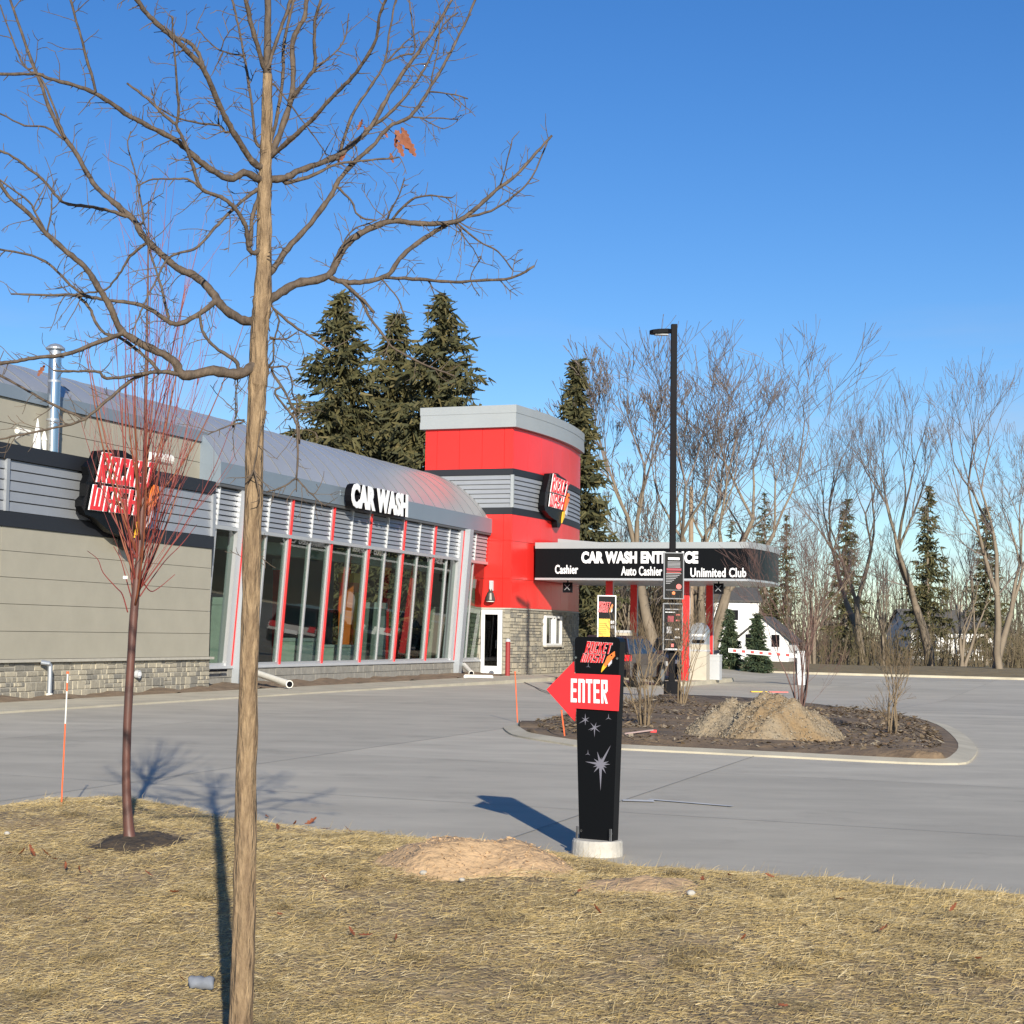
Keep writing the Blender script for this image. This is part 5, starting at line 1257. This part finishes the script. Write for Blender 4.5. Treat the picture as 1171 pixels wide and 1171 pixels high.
def conifer(px, D, top_y, hw, lab, seed, name='spruce_tree', group='spruces behind the building', matl=None, whorls=34, full=.62, zb=-.56, droop=.5, power=.75, tuft=.42, per=11, at_y=None):
    B = at_dist(px, 720, D); B.z = zb; H = at_dist(px, top_y, D).z-zb; rnd = random.Random(seed); Rm = hw*D/F_PX
    e = empty(name, B, lab, 'tree', group)
    MB().tube([B, B+Z*H*.5+Vector((rnd.uniform(-.1, .1), 0, 0)), B+Z*H*.985], [H*.014, H*.009, .02], 6).build('trunk', M_fbark, e)
    v, f = [], []
    def tri(c, dr, ln, w):
        k = len(v); sd = dr.cross(Vector((rnd.uniform(-1, 1), rnd.uniform(-1, 1), rnd.uniform(-.3, .3))))
        if sd.length < 1e-4: sd = Vector((1, 0, 0))
        sd = sd.normalized()*w; v.extend([tuple(c-sd), tuple(c+sd), tuple(c+dr*ln+sd*.35), tuple(c+dr*ln-sd*.35)]); f.append((k, k+1, k+2, k+3))
    for i in range(whorls):
        fz = .08+.92*(i/(whorls-1))**.92; zc = B.z+H*fz; R_ = Rm*(1-fz)**power*1.25+.12*tuft/.42
        nb = 9 if fz < .8 else 6
        for b in range(nb):
            if rnd.random() > full+.3: continue
            a = rnd.uniform(0, 6.283); L = R_*rnd.uniform(.55, 1.15); z0 = zc+rnd.uniform(-.25, .25)*H/whorls*2
            m_ = max(3, int(per*L/Rm)+2)
            for k in range(m_):
                t = (k+.4)/m_; rr = L*t; zz_ = z0-droop*rr*.55+.32*L*t*t*droop+ (0.25*L*t if fz > .75 else 0)
                c = Vector((B.x+rr*math.cos(a), B.y+rr*math.sin(a), zz_))
                out = Vector((math.cos(a), math.sin(a), .15))
                for q in range(3):
                    dr = (out*rnd.uniform(.1, .9)+Vector((rnd.uniform(-.7, .7), rnd.uniform(-.7, .7), rnd.uniform(-1.1, .25)))).normalized()
                    tri(c+Vector((rnd.uniform(-.15, .15), rnd.uniform(-.15, .15), rnd.uniform(-.1, .1)))*tuft*1.6, dr, tuft*rnd.uniform(.6, 1.5), tuft*rnd.uniform(.10, .24))
    for k in range(14): tri(B+Z*(H*(1-.05*rnd.random())), Vector((rnd.uniform(-.5, .5), rnd.uniform(-.5, .5), .6)).normalized(), tuft*.9, tuft*.12)
    me = np_mesh('crown', np.array(v), np.array(f)); tag(link('crown', me, e, matl or M_needle), kind='stuff')
    return e
conifer(383, 93, 338, 108, 'dark spruce left of the trio behind the barrel roof', 1, power=.74, whorls=58, full=.66, droop=.8, per=17, tuft=.5)
conifer(448, 97, 360, 104, 'dark spruce in the middle of the trio behind the barrel roof', 2, power=.74, whorls=58, full=.66, droop=.8, per=17, tuft=.5)
conifer(499, 91, 341, 120, 'tall open spruce nearest the red tower behind the roof', 3, full=.7, power=.74, whorls=60, droop=.8, per=17, tuft=.5)
conifer(656, 83, 414, 64, 'narrow spire-shaped spruce just right of the red tower', 4, power=.95, whorls=60, full=.7, group='spruces behind the building')
conifer(874, 215, 568, 26, 'far spruce above the right end of the canopy', 5, group='far conifers on the right', whorls=22, per=7)
conifer(899, 220, 590, 20, 'small far spruce right of the far spruce above the canopy end', 6, group='far conifers on the right', whorls=20, per=6)
conifer(836, 210, 598, 22, 'dark far conifer low behind the canopy roof', 7, group='far conifers on the right', whorls=20, per=6)
conifer(968, 150, 575, 24, 'far spruce beyond the gate arm at the right', 31, group='far conifers on the right', whorls=22, per=6)
conifer(1062, 140, 560, 30, 'tallest far spruce at the right of the scene', 32, group='far conifers on the right', whorls=24, per=7)
conifer(1128, 150, 585, 24, 'rightmost far spruce near the picture edge', 33, group='far conifers on the right', whorls=22, per=6)
conifer(834, 84, 699, 13, 'small planted fir left of the pair before the white houses', 8, 'fir_tree', 'young firs on the verge', M_needle2, 22, .7, tuft=.2, per=9, droop=.25)
conifer(866, 82, 703, 14, 'small dark fir right of the pair before the white houses', 9, 'fir_tree', 'young firs on the verge', M_needle2, 24, .8, tuft=.2, per=9, droop=.25)
conifer(884, 178, 668, 14, 'olive green rounded evergreen beyond the gate arm', 10, 'evergreen_tree', 'young firs on the verge', M_needle, 20, .7, tuft=.3, per=8, droop=.2, power=.5)
bare_tree(760, 85, 380, 'leaning bare tree left of the lamp post behind the canopy', 41, lean=(-.30, 0), spread=.56, maxl=8, rmin=.016)
bare_tree(806, 88, 350, 'largest bare tree with several stems behind the lamp post', 47, stems=4, spread=.70, maxl=7, rmin=.015, wide=1.2)
bare_tree(990, 110, 425, 'bare tree right of the canopy beyond the gate', 44, stems=2, spread=.55, maxl=7)
bare_tree(1065, 104, 435, 'bare tree second from the right picture edge', 45, spread=.55, maxl=7)
bare_tree(1140, 92, 400, 'tall bare tree at the right picture edge', 46, stems=2, spread=.55, maxl=7)
for i, (px, D, ty) in enumerate(((672, 96, 610), (700, 98, 590), (722, 94, 600), (748, 100, 585), (780, 98, 610), (930, 100, 590), (1010, 104, 600), (1100, 100, 595))):
    bare_tree(px, D, ty, ['thin bare understorey tree behind the canopy, beside the narrow spruce', 'thin bare tree behind the yellow price board', 'thin bare tree behind the left rear canopy column', 'thin bare tree behind the car under the canopy', 'thin bare tree right behind the lamp post', 'thin bare tree by the olive evergreen', 'thin bare tree between the right-hand bare trees', 'thin bare tree near the right picture edge'][i], 60+i, stems=3, spread=.5, maxl=5, group='understorey trees beyond the lot', name='understorey_tree', trunk_f=.24)
# brushy thicket behind the lanes, and the far wood: masses nobody could count
def thicket(name, label, D0, D1, px0, px1, n, h0, h1, seed, w=.03, m=None):
    r = random.Random(seed); mb = MB()
    for _ in range(n):
        D = r.uniform(D0, D1); p = at_dist(r.uniform(px0, px1), 720, D); p.z = -.56; h = r.uniform(h0, h1); d = Vector((r.uniform(-.2, .2), r.uniform(-.2, .2), 1)); q = p+d*h*.55; t = p+d*h+Vector((r.uniform(-.3, .3), 0, 0))
        mb.tube([p, q, t], [w, w*.7, w*.3], 3, cap=False)
        for k in range(5):
            b = p.lerp(q, r.uniform(.3, 1)) if k < 2 else q.lerp(t, r.random()); e2 = b+Vector((r.uniform(-1, 1), r.uniform(-.6, .6), r.uniform(.4, 1.4)))*h*.16; mb.tube([b, e2], [w*.5, w*.22], 3, cap=False)
    return tag(mb.build(name, m or M_ftwig2, None, fix=False), label, 'brush', kind='stuff')
thicket('brush_thicket', 'brown brushy thicket behind the canopy lanes', 96, 118, 640, 806, 1500, 1.5, 6.0, 71, .045)
thicket('brush_thicket', 'low brown brush beyond the verge at the right', 100, 125, 925, 1200, 700, .5, 3.2, 73, .035)
thicket('far_wood', 'distant band of bare woodland along the horizon', 185, 280, -60, 1230, 2600, 3, 13, 72, .09, mat('wood_twig', (.12, .10, .08), .9, per_island=[(.08, .06, .045), (.16, .13, .10), (.12, .10, .06), (.06, .055, .035)]))

# shrubs in the bed
def shrub(px, py, top, hw, lab, seed, m, stems=7, grp='bare shrubs in the bed', maxl=4, spread=.5, r0=.018):
    B = G(px, py, .1); B.z += -.05; H = at_dist(px, top, B.y).z-B.z; rnd = random.Random(seed); e = empty('bare_shrub', B, lab, 'shrub', grp); tr, tw = MB(), MB()
    for k in range(stems):
        a = 6.283*k/stems+rnd.uniform(-.3, .3); ln = hw*B.y/F_PX/H
        d = Vector((math.cos(a)*ln*rnd.uniform(.3, 1.2), math.sin(a)*ln*rnd.uniform(.3, 1.2), 1)).normalized()
        branch(tr, tw, B+Vector((math.cos(a), math.sin(a), 0))*.06, d, H*.30, r0, 1, maxl+1, rnd, .1, spread, .004)
    zs = [v[2] for v in tr.v+tw.v]; f = H/(max(zs)-B.z)
    for m_ in (tr, tw): m_.v = [(B.x+(v[0]-B.x)*min(1, f), B.y+(v[1]-B.y)*min(1, f), B.z+(v[2]-B.z)*f) for v in m_.v]
    tr.build('stems', m, e, fix=False); tag(tw.build('twigs', m, e, fix=False), kind='stuff')
M_shr = mat('tan_shrub_twig', (.20, .145, .085), .8, var=.3, vscale=6)
shrub(737, 830, 690, 26, 'tan bare shrub behind the enter sign', 81, M_shr)
shrub(779, 806, 672, 24, 'tan bare shrub at the foot of the lamp post', 82, M_shr)
shrub(915, 812, 560, 45, 'tall reddish bare shrub behind the dirt heap', 83, mat('reddish_shrub_twig', (.15, .085, .07), .8), stems=9, maxl=5)
shrub(1020, 838, 715, 26, 'low bare shrub right of the dirt heap', 84, M_shr, stems=6)

# ================================================================= STREET FURNITURE
LP = G(768, 797.5); lp = empty('lamp_post', LP, 'tall black square lamp post with a flat LED head', 'street lamp')
tp_ = at_dist(772.6, 371, LP.y); hgt = tp_.z-LP.z
MB().box(LP, .36, .36, .42).build('base', M_blackm, lp); MB().box(LP+Z*.42, .15, .15, hgt-.42).build('pole', M_blackm, lp)
hl_ = at_dist(743, 378.5, LP.y); arm_r = tp_-Z*.12
mb = MB(); prof = [(0, -.02, .05), (.15, -.05, .15), (.45, -.06, .17), (.62, -.02, .14), (.70, .02, .05)]
Lh = (arm_r.x-hl_.x)
for fx, zo, wd2 in prof:
    x = arm_r.x-.10-(Lh-.1)*fx/.70; zc = arm_r.z-.06-.06*fx
    for sx, sz in ((-1, -1), (1, -1), (1, 1), (-1, 1)): mb.v.append((x, arm_r.y+sx*wd2, zc+(.055 if sz > 0 else -.06)*(1-.5*abs(fx-.35))))
for i in range(4):
    for j in range(4): a = i*4+j; b = i*4+(j+1) % 4; mb.f.append((a, b, b+4, a+4))
mb.f += [(0, 1, 2, 3), (19, 18, 17, 16)]
hd = mb.build('lamp_head', M_blackm, lp)
MB().box(Vector((arm_r.x-Lh*.55, arm_r.y, arm_r.z-.175)), .34, .2, .018).build('lens', M_lgreyp, hd)
MB().box(Vector((arm_r.x-.05, arm_r.y, arm_r.z-.12)), .16, .08, .10).build('arm', M_blackm, lp)
def board(px0, py0, px1, py1, Y, name, label, frame, back, content):
    a, b = at_dist(px0, py1, Y), at_dist(px1, py0, Y); w, h = b.x-a.x, b.z-a.z; c = Vector(((a.x+b.x)/2, Y, a.z)); e = empty(name, c, label, 'sign')
    MB().box(c, w*.93, .05, h).build('panel', back, e); t_ = w*.055
    for dx, ww, z0, hh in ((-w/2+t_/2, t_, 0, h), (w/2-t_/2, t_, 0, h), (0, w-2*t_, 0, t_), (0, w-2*t_, h-t_, t_)): MB().box(c+Vector((dx, -.012, z0)), ww, .09, hh).build('frame', frame, e)
    for k, (fx, fz, fw, fh, m) in enumerate(content): MB().box(c+Vector(((fx+fw/2-.5)*w, -.032-.0008*k, fz*h)), fw*w, .006, fh*h).build('print', m, e)
    return e, c, w, h
M_prd = mat('print_dark_red', (.30, .03, .05), .6); M_prg = mat('print_grey', (.34, .34, .35), .6); M_prs = mat('print_salmon', (.72, .16, .14), .6)
ct1 = [(.22, .84, .56, .05, M_letter)]+[(.2, .79-.028*i, .62, .012, M_prg) for i in range(5)]+[(.15, .61, .72, .05, M_prd), (.15, .57, .68, .012, M_prs)]+[(.12, .54-.035*i, .75-.09*i, .012, M_prg) for i in range(7)]+[(.12, .19, .76, .008, M_prg)]
e1, c1, w1_, h1_ = board(758.3, 632, 782, 685, LP.y-.20, 'rules_board', 'framed black rules board with a red disc on the lamp post', M_frame, M_black, ct1)
MB().tube([c1+Vector((.25*w1_, -.03, .27*h1_)), c1+Vector((.25*w1_, -.045, .27*h1_))], .13*w1_, 16).build('red_disc', M_prs, e1)
MB().tube([c1+Vector((0, -.03, .13*h1_)), c1+Vector((0, -.045, .13*h1_))], .09*w1_, 5).build('emblem', M_orange, e1)
MB().box(c1+Z*h1_*.4+Vector((0, .09, 0)), .1, .12, .2).build('clamp', M_blackm, e1)
ct2 = [(.12, .86, .76, .02, M_prg), (.12, .80, .5, .015, M_letter), (.25, .60, .3, .13, M_prd), (.66, .74, .2, .03, M_prs), (.66, .62, .2, .03, M_prs), (.2, .36, .25, .14, M_prg), (.62, .43, .2, .035, M_letter), (.6, .26, .26, .035, M_letter), (.12, .22, .5, .015, M_prg), (.42, .07, .14, .07, M_prs), (.12, .02, .76, .015, M_letter)]
e2_, c2, w2_, h2_ = board(757.5, 690, 780.5, 743.5, LP.y-.20, 'menu_board', 'lower black wash menu board on the lamp post', M_frame, M_black, ct2)
MB().box(c2+Z*h2_*.4+Vector((0, .09, 0)), .1, .12, .2).build('clamp', M_blackm, e2_)
YB = 48.0
ct3 = [(.02, .30, .66, .58*0+.30, M_yellow), (.72, .52, .18, .05, M_letter), (.72, .44, .18, .05, M_prg)]+[(.10, .34+.035*i, .4, .012, mat('print_ochre', (.42, .22, .02), .6)) for i in range(6)]
e3, c3, w3_, h3_ = board(682.5, 681, 704.5, 748, YB, 'price_board', 'upright price board with yellow panel behind the enter sign', M_white, M_black, ct3)
pb = lambda x, y: at_dist(x, y, YB-.05)
zP = lambda p: zm(676, 675, 19.53, p); nB = Vector((0, -1, 0))
block_text('ROCKET', [pb(*p) for p in zP([(165, 370), (185, 255), (440, 270), (420, 385)])], .012, nB, 'logo_letter', e3, M_letred, M_letter, thick=.008)
block_text('WASH', [pb(*p) for p in zP([(150, 485), (168, 385), (385, 395), (365, 495)])], .012, nB, 'logo_letter', e3, M_letred, M_letter, thick=.008)
rk = MB().prism([pb(*p)+nB*.012 for p in zP([(470, 300), (490, 330), (440, 480), (400, 500), (420, 400)])], nB*.01).build('rocket', M_orange, e3)
MB().prism([pb(*p)+nB*.012 for p in zP([(470, 390), (470, 470), (440, 500), (440, 440)])], nB*.008).build('fin', M_lgrey, rk)
gp = gz(c3.x, c3.y)
MB().box(Vector((c3.x, c3.y+.08, gp)), .1, .1, c3.z-gp+.6).build('post', M_lgreyp, e3)
# barrier arm
BA, BB = at_dist(833, 743.5, 64), at_dist(905, 749.5, 63.6); dB = (BB-BA); be_ = empty('barrier_gate', Vector((BB.x+dB.x*.12, BB.y+dB.y*.12, gz(BB.x, BB.y))), 'white barrier arm with red stripes across the exit lane', 'barrier')
def bar(p, q, w, h, nm, m, par):
    d = (q-p).normalized(); sd = d.cross(Z).normalized()*w/2; mb = MB(); return mb.hexa([p-sd-Z*h/2, q-sd-Z*h/2, q+sd-Z*h/2, p+sd-Z*h/2, p-sd+Z*h/2, q-sd+Z*h/2, q+sd+Z*h/2, p+sd+Z*h/2]).build(nm, m, par)
BE = BA+dB*1.15
arm = bar(BA, BE, .06, .16, 'arm', M_white, be_)
for k in range(7):
    f0 = .07+k*.14; bar(BA+dB*f0-Vector((0, .035, 0)), BA+dB*(f0+.055)-Vector((0, .035, 0)), .012, .10, 'red_stripe', M_redp, arm)
gb = gz(BE.x, BE.y); MB().box(Vector((BE.x, BE.y+.1, gb)), .3, .3, BE.z-gb+.15).build('cabinet', M_lgreyp, be_); MB().box(Vector((BE.x, BE.y+.1, BE.z+.15)), .33, .33, .05).build('lid', M_parapet, be_)
# utility pole
UPp = at_dist(790, 720, 86); UPp.z = -.56; ue = empty('utility_pole', UPp, 'thin wooden utility pole behind the canopy by the lamp post', 'pole')
ut = at_dist(790.5, 556, 86); MB().tube([UPp, ut], [.17, .11], 10).build('pole', mat('pole_wood', (.30, .22, .15), .9, var=.2), ue)
MB().lathe(ut-Z*.05, [(.125, 0), (.13, .06), (.05, .1)], 8).build('cap', M_galv, ue)
# flat coloured tape roll on the far patch and a red flag stick
pk = G(868, 791.5, .02); oo = empty('survey_flag', pk, 'yellow and pink strip lying on the pavement right of the bed', 'litter')
MB().box(pk, .55, .16, .03, .1).build('yellow_strip', M_yellow, oo); MB().box(pk+Vector((.62, .02, 0)), .62, .14, .03, .05).build('pink_strip', M_prs, oo)
pk = G(715, 839, .15); q2 = G(747, 835, .18); oo = empty('stake', pk, 'thin red and white stake lying on the mulch', 'stake')
MB().tube([pk, q2], .012, 6).build('stick', mat('dull_stake', (.45, .33, .3), .7), oo); MB().box(q2-Z*.03, .09, .03, .035).build('red_tip', M_letred, oo)

# ================================================================= VEHICLES
def make_car(P, heading, paint, label, group, suv=True):
    e = empty('parked_car', P, label, 'car', group); f = Vector((math.cos(heading), math.sin(heading), 0)); l = Vector((-f.y, f.x, 0)); T = lambda x, y, z: P+f*x+l*y+Z*z
    prof = [(-2.28, .42), (-2.32, .75), (-2.25, 1.02), (-2.15, 1.10), (1.05, 1.10), (1.55, 1.02), (2.15, .93), (2.30, .78), (2.32, .45), (2.2, .30), (-2.15, .30)]
    mb = MB(); k = []
    for y, ins in ((.93, .0), (.86, .05), (-.86, .05), (-.93, .0)): pass
    lay = [(-.92, .03), (-.94, 0), (.94, 0), (.92, .03)]
    for y, ins in ((-.90, .04), (-.945, .0), (.945, .0), (.90, .04)): mb.v += [tuple(T(x*(1-ins*.25), y, z-(ins*.5 if z > .6 else -ins*.4))) for x, z in prof]
    n = len(prof)
    for a in range(3):
        for i in range(n): j = (i+1) % n; mb.f.append((a*n+i, a*n+j, (a+1)*n+j, (a+1)*n+i))
    mb.f += [tuple(range(n)), tuple(reversed(range(3*n, 4*n)))]
    body = mb.build('body', paint, e, smooth=False)
    # cabin: glass lower, roof above
    def cab(x0, x1, x2, x3, y0, y1, z0, z1): return [T(x0, -y0, z0), T(x3, -y0, z0), T(x3, y0, z0), T(x0, y0, z0), T(x1, -y1, z1), T(x2, -y1, z1), T(x2, y1, z1), T(x0*0+x1, y1, z1)]
    MB().hexa(cab(-2.2, -1.92, .35, 1.15, .88, .70, 1.09, 1.62)).build('window_glass', M_glassc, e)
    MB().hexa(cab(-1.98, -1.85, .22, .42, .715, .66, 1.60, 1.70)).build('roof', paint, e)
    for sy in (-1, 1):
        for x0, x1, w in ((-2.16, -1.9, .10), (-.75, -.72, .09), (1.10, .36, .07)):
            MB().hexa([T(x0-w/2, sy*.885, 1.09), T(x0+w/2, sy*.885, 1.09), T(x0+w/2, sy*.85, 1.09), T(x0-w/2, sy*.85, 1.09), T(x1-w/2, sy*.715, 1.615), T(x1+w/2, sy*.715, 1.615), T(x1+w/2, sy*.69, 1.615), T(x1-w/2, sy*.69, 1.615)]).build('pillar', paint, e)
        MB().hexa([T(-2.335, sy*.90, .86), T(-2.335, sy*.62, .86), T(-2.15, sy*.62, .86), T(-2.15, sy*.95, .86), T(-2.26, sy*.90, 1.06), T(-2.26, sy*.66, 1.06), T(-2.1, sy*.66, 1.06), T(-2.1, sy*.952, 1.06)]).build('tail_light', M_tail, e)
        MB().hexa([T(2.33, sy*.88, .66), T(2.33, sy*.55, .66), T(2.1, sy*.55, .66), T(2.1, sy*.952, .66), T(2.27, sy*.88, .82), T(2.27, sy*.58, .82), T(2.05, sy*.58, .82), T(2.05, sy*.952, .82)]).build('headlight', M_lgreyp, e)
        MB().box(T(.85, sy*1.03, 1.08), .14, .2, .13, heading).build('mirror', paint, e)
        for x in (-1.38, 1.42):
            w_ = MB().tube([T(x, sy*.72, .34), T(x, sy*.955, .34)], .345, 20).build('wheel', M_tyre, e)
            MB().tube([T(x, sy*.952, .34), T(x, sy*.965, .34)], .22, 14).build('rim', M_rim, w_)
            MB().tube([T(x, sy*.935, .40), T(x, sy*.950, .40)], .405, 20).build('wheel_arch', M_blackm, e)
    MB().hexa([T(-2.36, -.82, .34), T(-2.36, .82, .34), T(-2.2, .86, .34), T(-2.2, -.86, .34), T(-2.36, -.82, .58), T(-2.36, .82, .58), T(-2.2, .86, .58), T(-2.2, -.86, .58)]).build('bumper', M_blackm, e)
    MB().hexa([T(-2.345, -.26, .70), T(-2.345, .26, .70), T(-2.3, .26, .70), T(-2.3, -.26, .70), T(-2.32, -.26, .84), T(-2.32, .26, .84), T(-2.28, .26, .84), T(-2.28, -.26, .84)]).build('number_plate', M_white, e)
    return e
M_glassc = mat('car_glass', (.010, .011, .013), .12, spec=.3)
hU = math.atan2(U.y, U.x)
def place(px, py, lx, ly, head):
    g = G(px, py); f = Vector((math.cos(head), math.sin(head), 0)); l = Vector((-f.y, f.x, 0)); P = g-f*lx-l*ly; P.z = gz(P.x, P.y); return P
h1 = hU-R(3)
make_car(place(730, 786.5, -1.38, -.95, h1), h1, M_paintb, 'dark brown car mostly hidden behind the enter sign', 'cars at the wash')
make_car(place(741, 778, -2.3, .93, hU), hU, M_paintk, 'dark navy car with red tail light under the canopy', 'cars at the wash')
for P_, hd_, m_, lab in ((W(-4, 37, 0), 2.2, M_paintr, 'maroon car parked far right of the lot, seen mirrored in the glass'), (W(4, 42, 0), 2.4, M_paintk, 'navy car parked far right of the lot, seen mirrored in the glass')):
    P_.z = gz(P_.x, P_.y); make_car(P_, hd_, m_, lab, 'cars at the wash')
# things standing inside the glass front
def inside_thing(s, t, w, d, h, name, label, cat, m, m2):
    e = empty(name, W(s, t, .25), label, cat)
    MB().bbox(s-w/2, s+w/2, t-d/2, t+d/2, .25, .25+h*.9).build('body', m, e); MB().bbox(s-w/2-.03, s+w/2+.03, t-d/2-.03, t+d/2+.03, .252+h*.9, .25+h).build('top', m2, e)
    MB().bbox(s-w/2+.08, s+w/2-.08, t+d/2+.001, t+d/2+.02, .25+h*.2, .25+h*.8).build('front_panel', m2, e)
inside_thing(-16.9, -2.6, .9, .5, 2.1, 'supply_cabinet', 'tall pale green cabinet behind the first glass bay', 'cabinet', M_intl, M_intl)
inside_thing(-13.0, -2.3, 1.3, .6, 1.0, 'control_box', 'pale control box behind the second red fin', 'cabinet', M_intl, M_lgreyp)
inside_thing(-10.1, -2.3, 1.9, .7, .8, 'wash_tank', 'low pale tank behind the fourth glass bay', 'tank', M_intl, M_lgreyp)
inside_thing(-8.8, -2.5, .5, .5, 3.1, 'cloth_curtain', 'orange hanging wash cloth inside the glass', 'brush', M_orange, M_yellow)
inside_thing(-6.6, -2.6, .9, .6, 2.2, 'dryer_unit', 'dark upright dryer behind the fifth glass bay', 'machine', M_int, M_lgreyp)
inside_thing(-12.2, -3.4, .2, .2, 3.4, 'red_brush', 'narrow red upright wash brush inside the third bay', 'brush', M_redp, M_white)
inside_thing(-4.1, -3.2, .2, .2, 2.4, 'red_brush', 'narrow red upright wash brush near the right pilaster', 'brush', M_redp, M_redp)

# ================================================================= HOUSES AND VERGE
def house(px, D, w, d, he2, hr, rot, label, gable_front, seed):
    B = at_dist(px, 720, D); B.z = -.56; e = empty('white_house', B, label, 'house', None)
    f = Vector((math.cos(rot), math.sin(rot), 0)); g = Vector((-f.y, f.x, 0)); T = lambda x, y, z: B+f*x+g*y+Z*z
    MB().hexa([T(-w/2, 0, 0), T(w/2, 0, 0), T(w/2, d, 0), T(-w/2, d, 0), T(-w/2, 0, he2), T(w/2, 0, he2), T(w/2, d, he2), T(-w/2, d, he2)]).build('wall', M_siding, e)
    o = .3
    if gable_front:
        MB().prism([T(-w/2, .001, he2), T(w/2, .001, he2), T(0, .001, hr)], g*d).build('gable', M_siding, e)
        for sx in (-1, 1):
            MB().hexa([T(sx*(w/2+o), -o, he2-.15), T(0, -o, hr+.02), T(0, d+o, hr+.02), T(sx*(w/2+o), d+o, he2-.15), T(sx*(w/2+o), -o, he2+.0), T(0, -o, hr+.18), T(0, d+o, hr+.18), T(sx*(w/2+o), d+o, he2+.0)]).build('roof', M_shing, e)
    else:
        MB().prism([T(-w/2, 0, he2), T(-w/2, d, he2), T(-w/2, d/2, hr)], f*w).build('gable', M_siding, e)
        for sy, y in ((-1, 0), (1, d)):
            MB().hexa([T(-w/2-o, y+sy*o, he2-.1), T(w/2+o, y+sy*o, he2-.1), T(w/2+o, d/2, hr+.02), T(-w/2-o, d/2, hr+.02), T(-w/2-o, y+sy*o, he2+.06), T(w/2+o, y+sy*o, he2+.06), T(w/2+o, d/2, hr+.18), T(-w/2-o, d/2, hr+.18)]).build('roof', M_shing, e)
    for x, z, ww, hh in (((-w*.25, 1.2, .9, 1.3), (w*.25, 1.2, .9, 1.3)) + (((-w*.25, 3.7, .9, 1.2), (w*.25, 3.7, .9, 1.2)) if he2 > 4.5 else ())):
        wn_ = MB().hexa([T(x-ww/2, -.05, z), T(x+ww/2, -.05, z), T(x+ww/2, .02, z), T(x-ww/2, .02, z), T(x-ww/2, -.05, z+hh), T(x+ww/2, -.05, z+hh), T(x+ww/2, .02, z+hh), T(x-ww/2, .02, z+hh)]).build('window', M_white, e)
        MB().hexa([T(x-ww*.4, -.06, z+.1), T(x+ww*.4, -.06, z+.1), T(x+ww*.4, -.052, z+.1), T(x-ww*.4, -.052, z+.1), T(x-ww*.4, -.06, z+hh-.1), T(x+ww*.4, -.06, z+hh-.1), T(x+ww*.4, -.052, z+hh-.1), T(x-ww*.4, -.052, z+hh-.1)]).build('pane', M_blackm, wn_)
    if not gable_front: MB().hexa([T(w*.2, d*.45, hr-.4), T(w*.2+.6, d*.45, hr-.4), T(w*.2+.6, d*.45+.6, hr-.4), T(w*.2, d*.45+.6, hr-.4), T(w*.2, d*.45, hr+.8), T(w*.2+.6, d*.45, hr+.8), T(w*.2+.6, d*.45+.6, hr+.8), T(w*.2, d*.45+.6, hr+.8)]).build('chimney', M_stones[0], e)
house(812, 165, 9.5, 7, 5.7, 7.0, -.10, 'two-storey white house behind the right canopy columns', False, 1)
house(872, 150, 4.6, 8, 1.9, 3.9, -.35, 'white gabled cottage right of the two-storey house', True, 2)
house(1090, 190, 10, 7, 3.2, 5.6, .1, 'low white house far off at the right', False, 3)
mb = MB(); mb.bbox(26.7, 27.1, -40, 60, -.7, -.14); tag(mb.build('verge_kerb', M_kerb), kind='structure')
mb = MB()
for i in range(61):
    for j in range(8):
        s_, t_ = 27.05+j*3.0, -40+i*1.8; P = W(s_, t_, -.14+.22*math.sin(min(1, j/3)*1.57)*(.8+.2*math.sin(i*.9)) - (.5 if j == 7 else 0)); mb.v.append(tuple(P))
for i in range(60):
    for j in range(7): k = i*8+j; mb.f.append((k, k+8, k+9, k+1))
tag(mb.build('verge', mat('verge_grass', (.27, .20, .095), .95, col2=(.13, .10, .05), vscale=1.2, bump=.05, bscale=8), smooth=True), kind='structure')
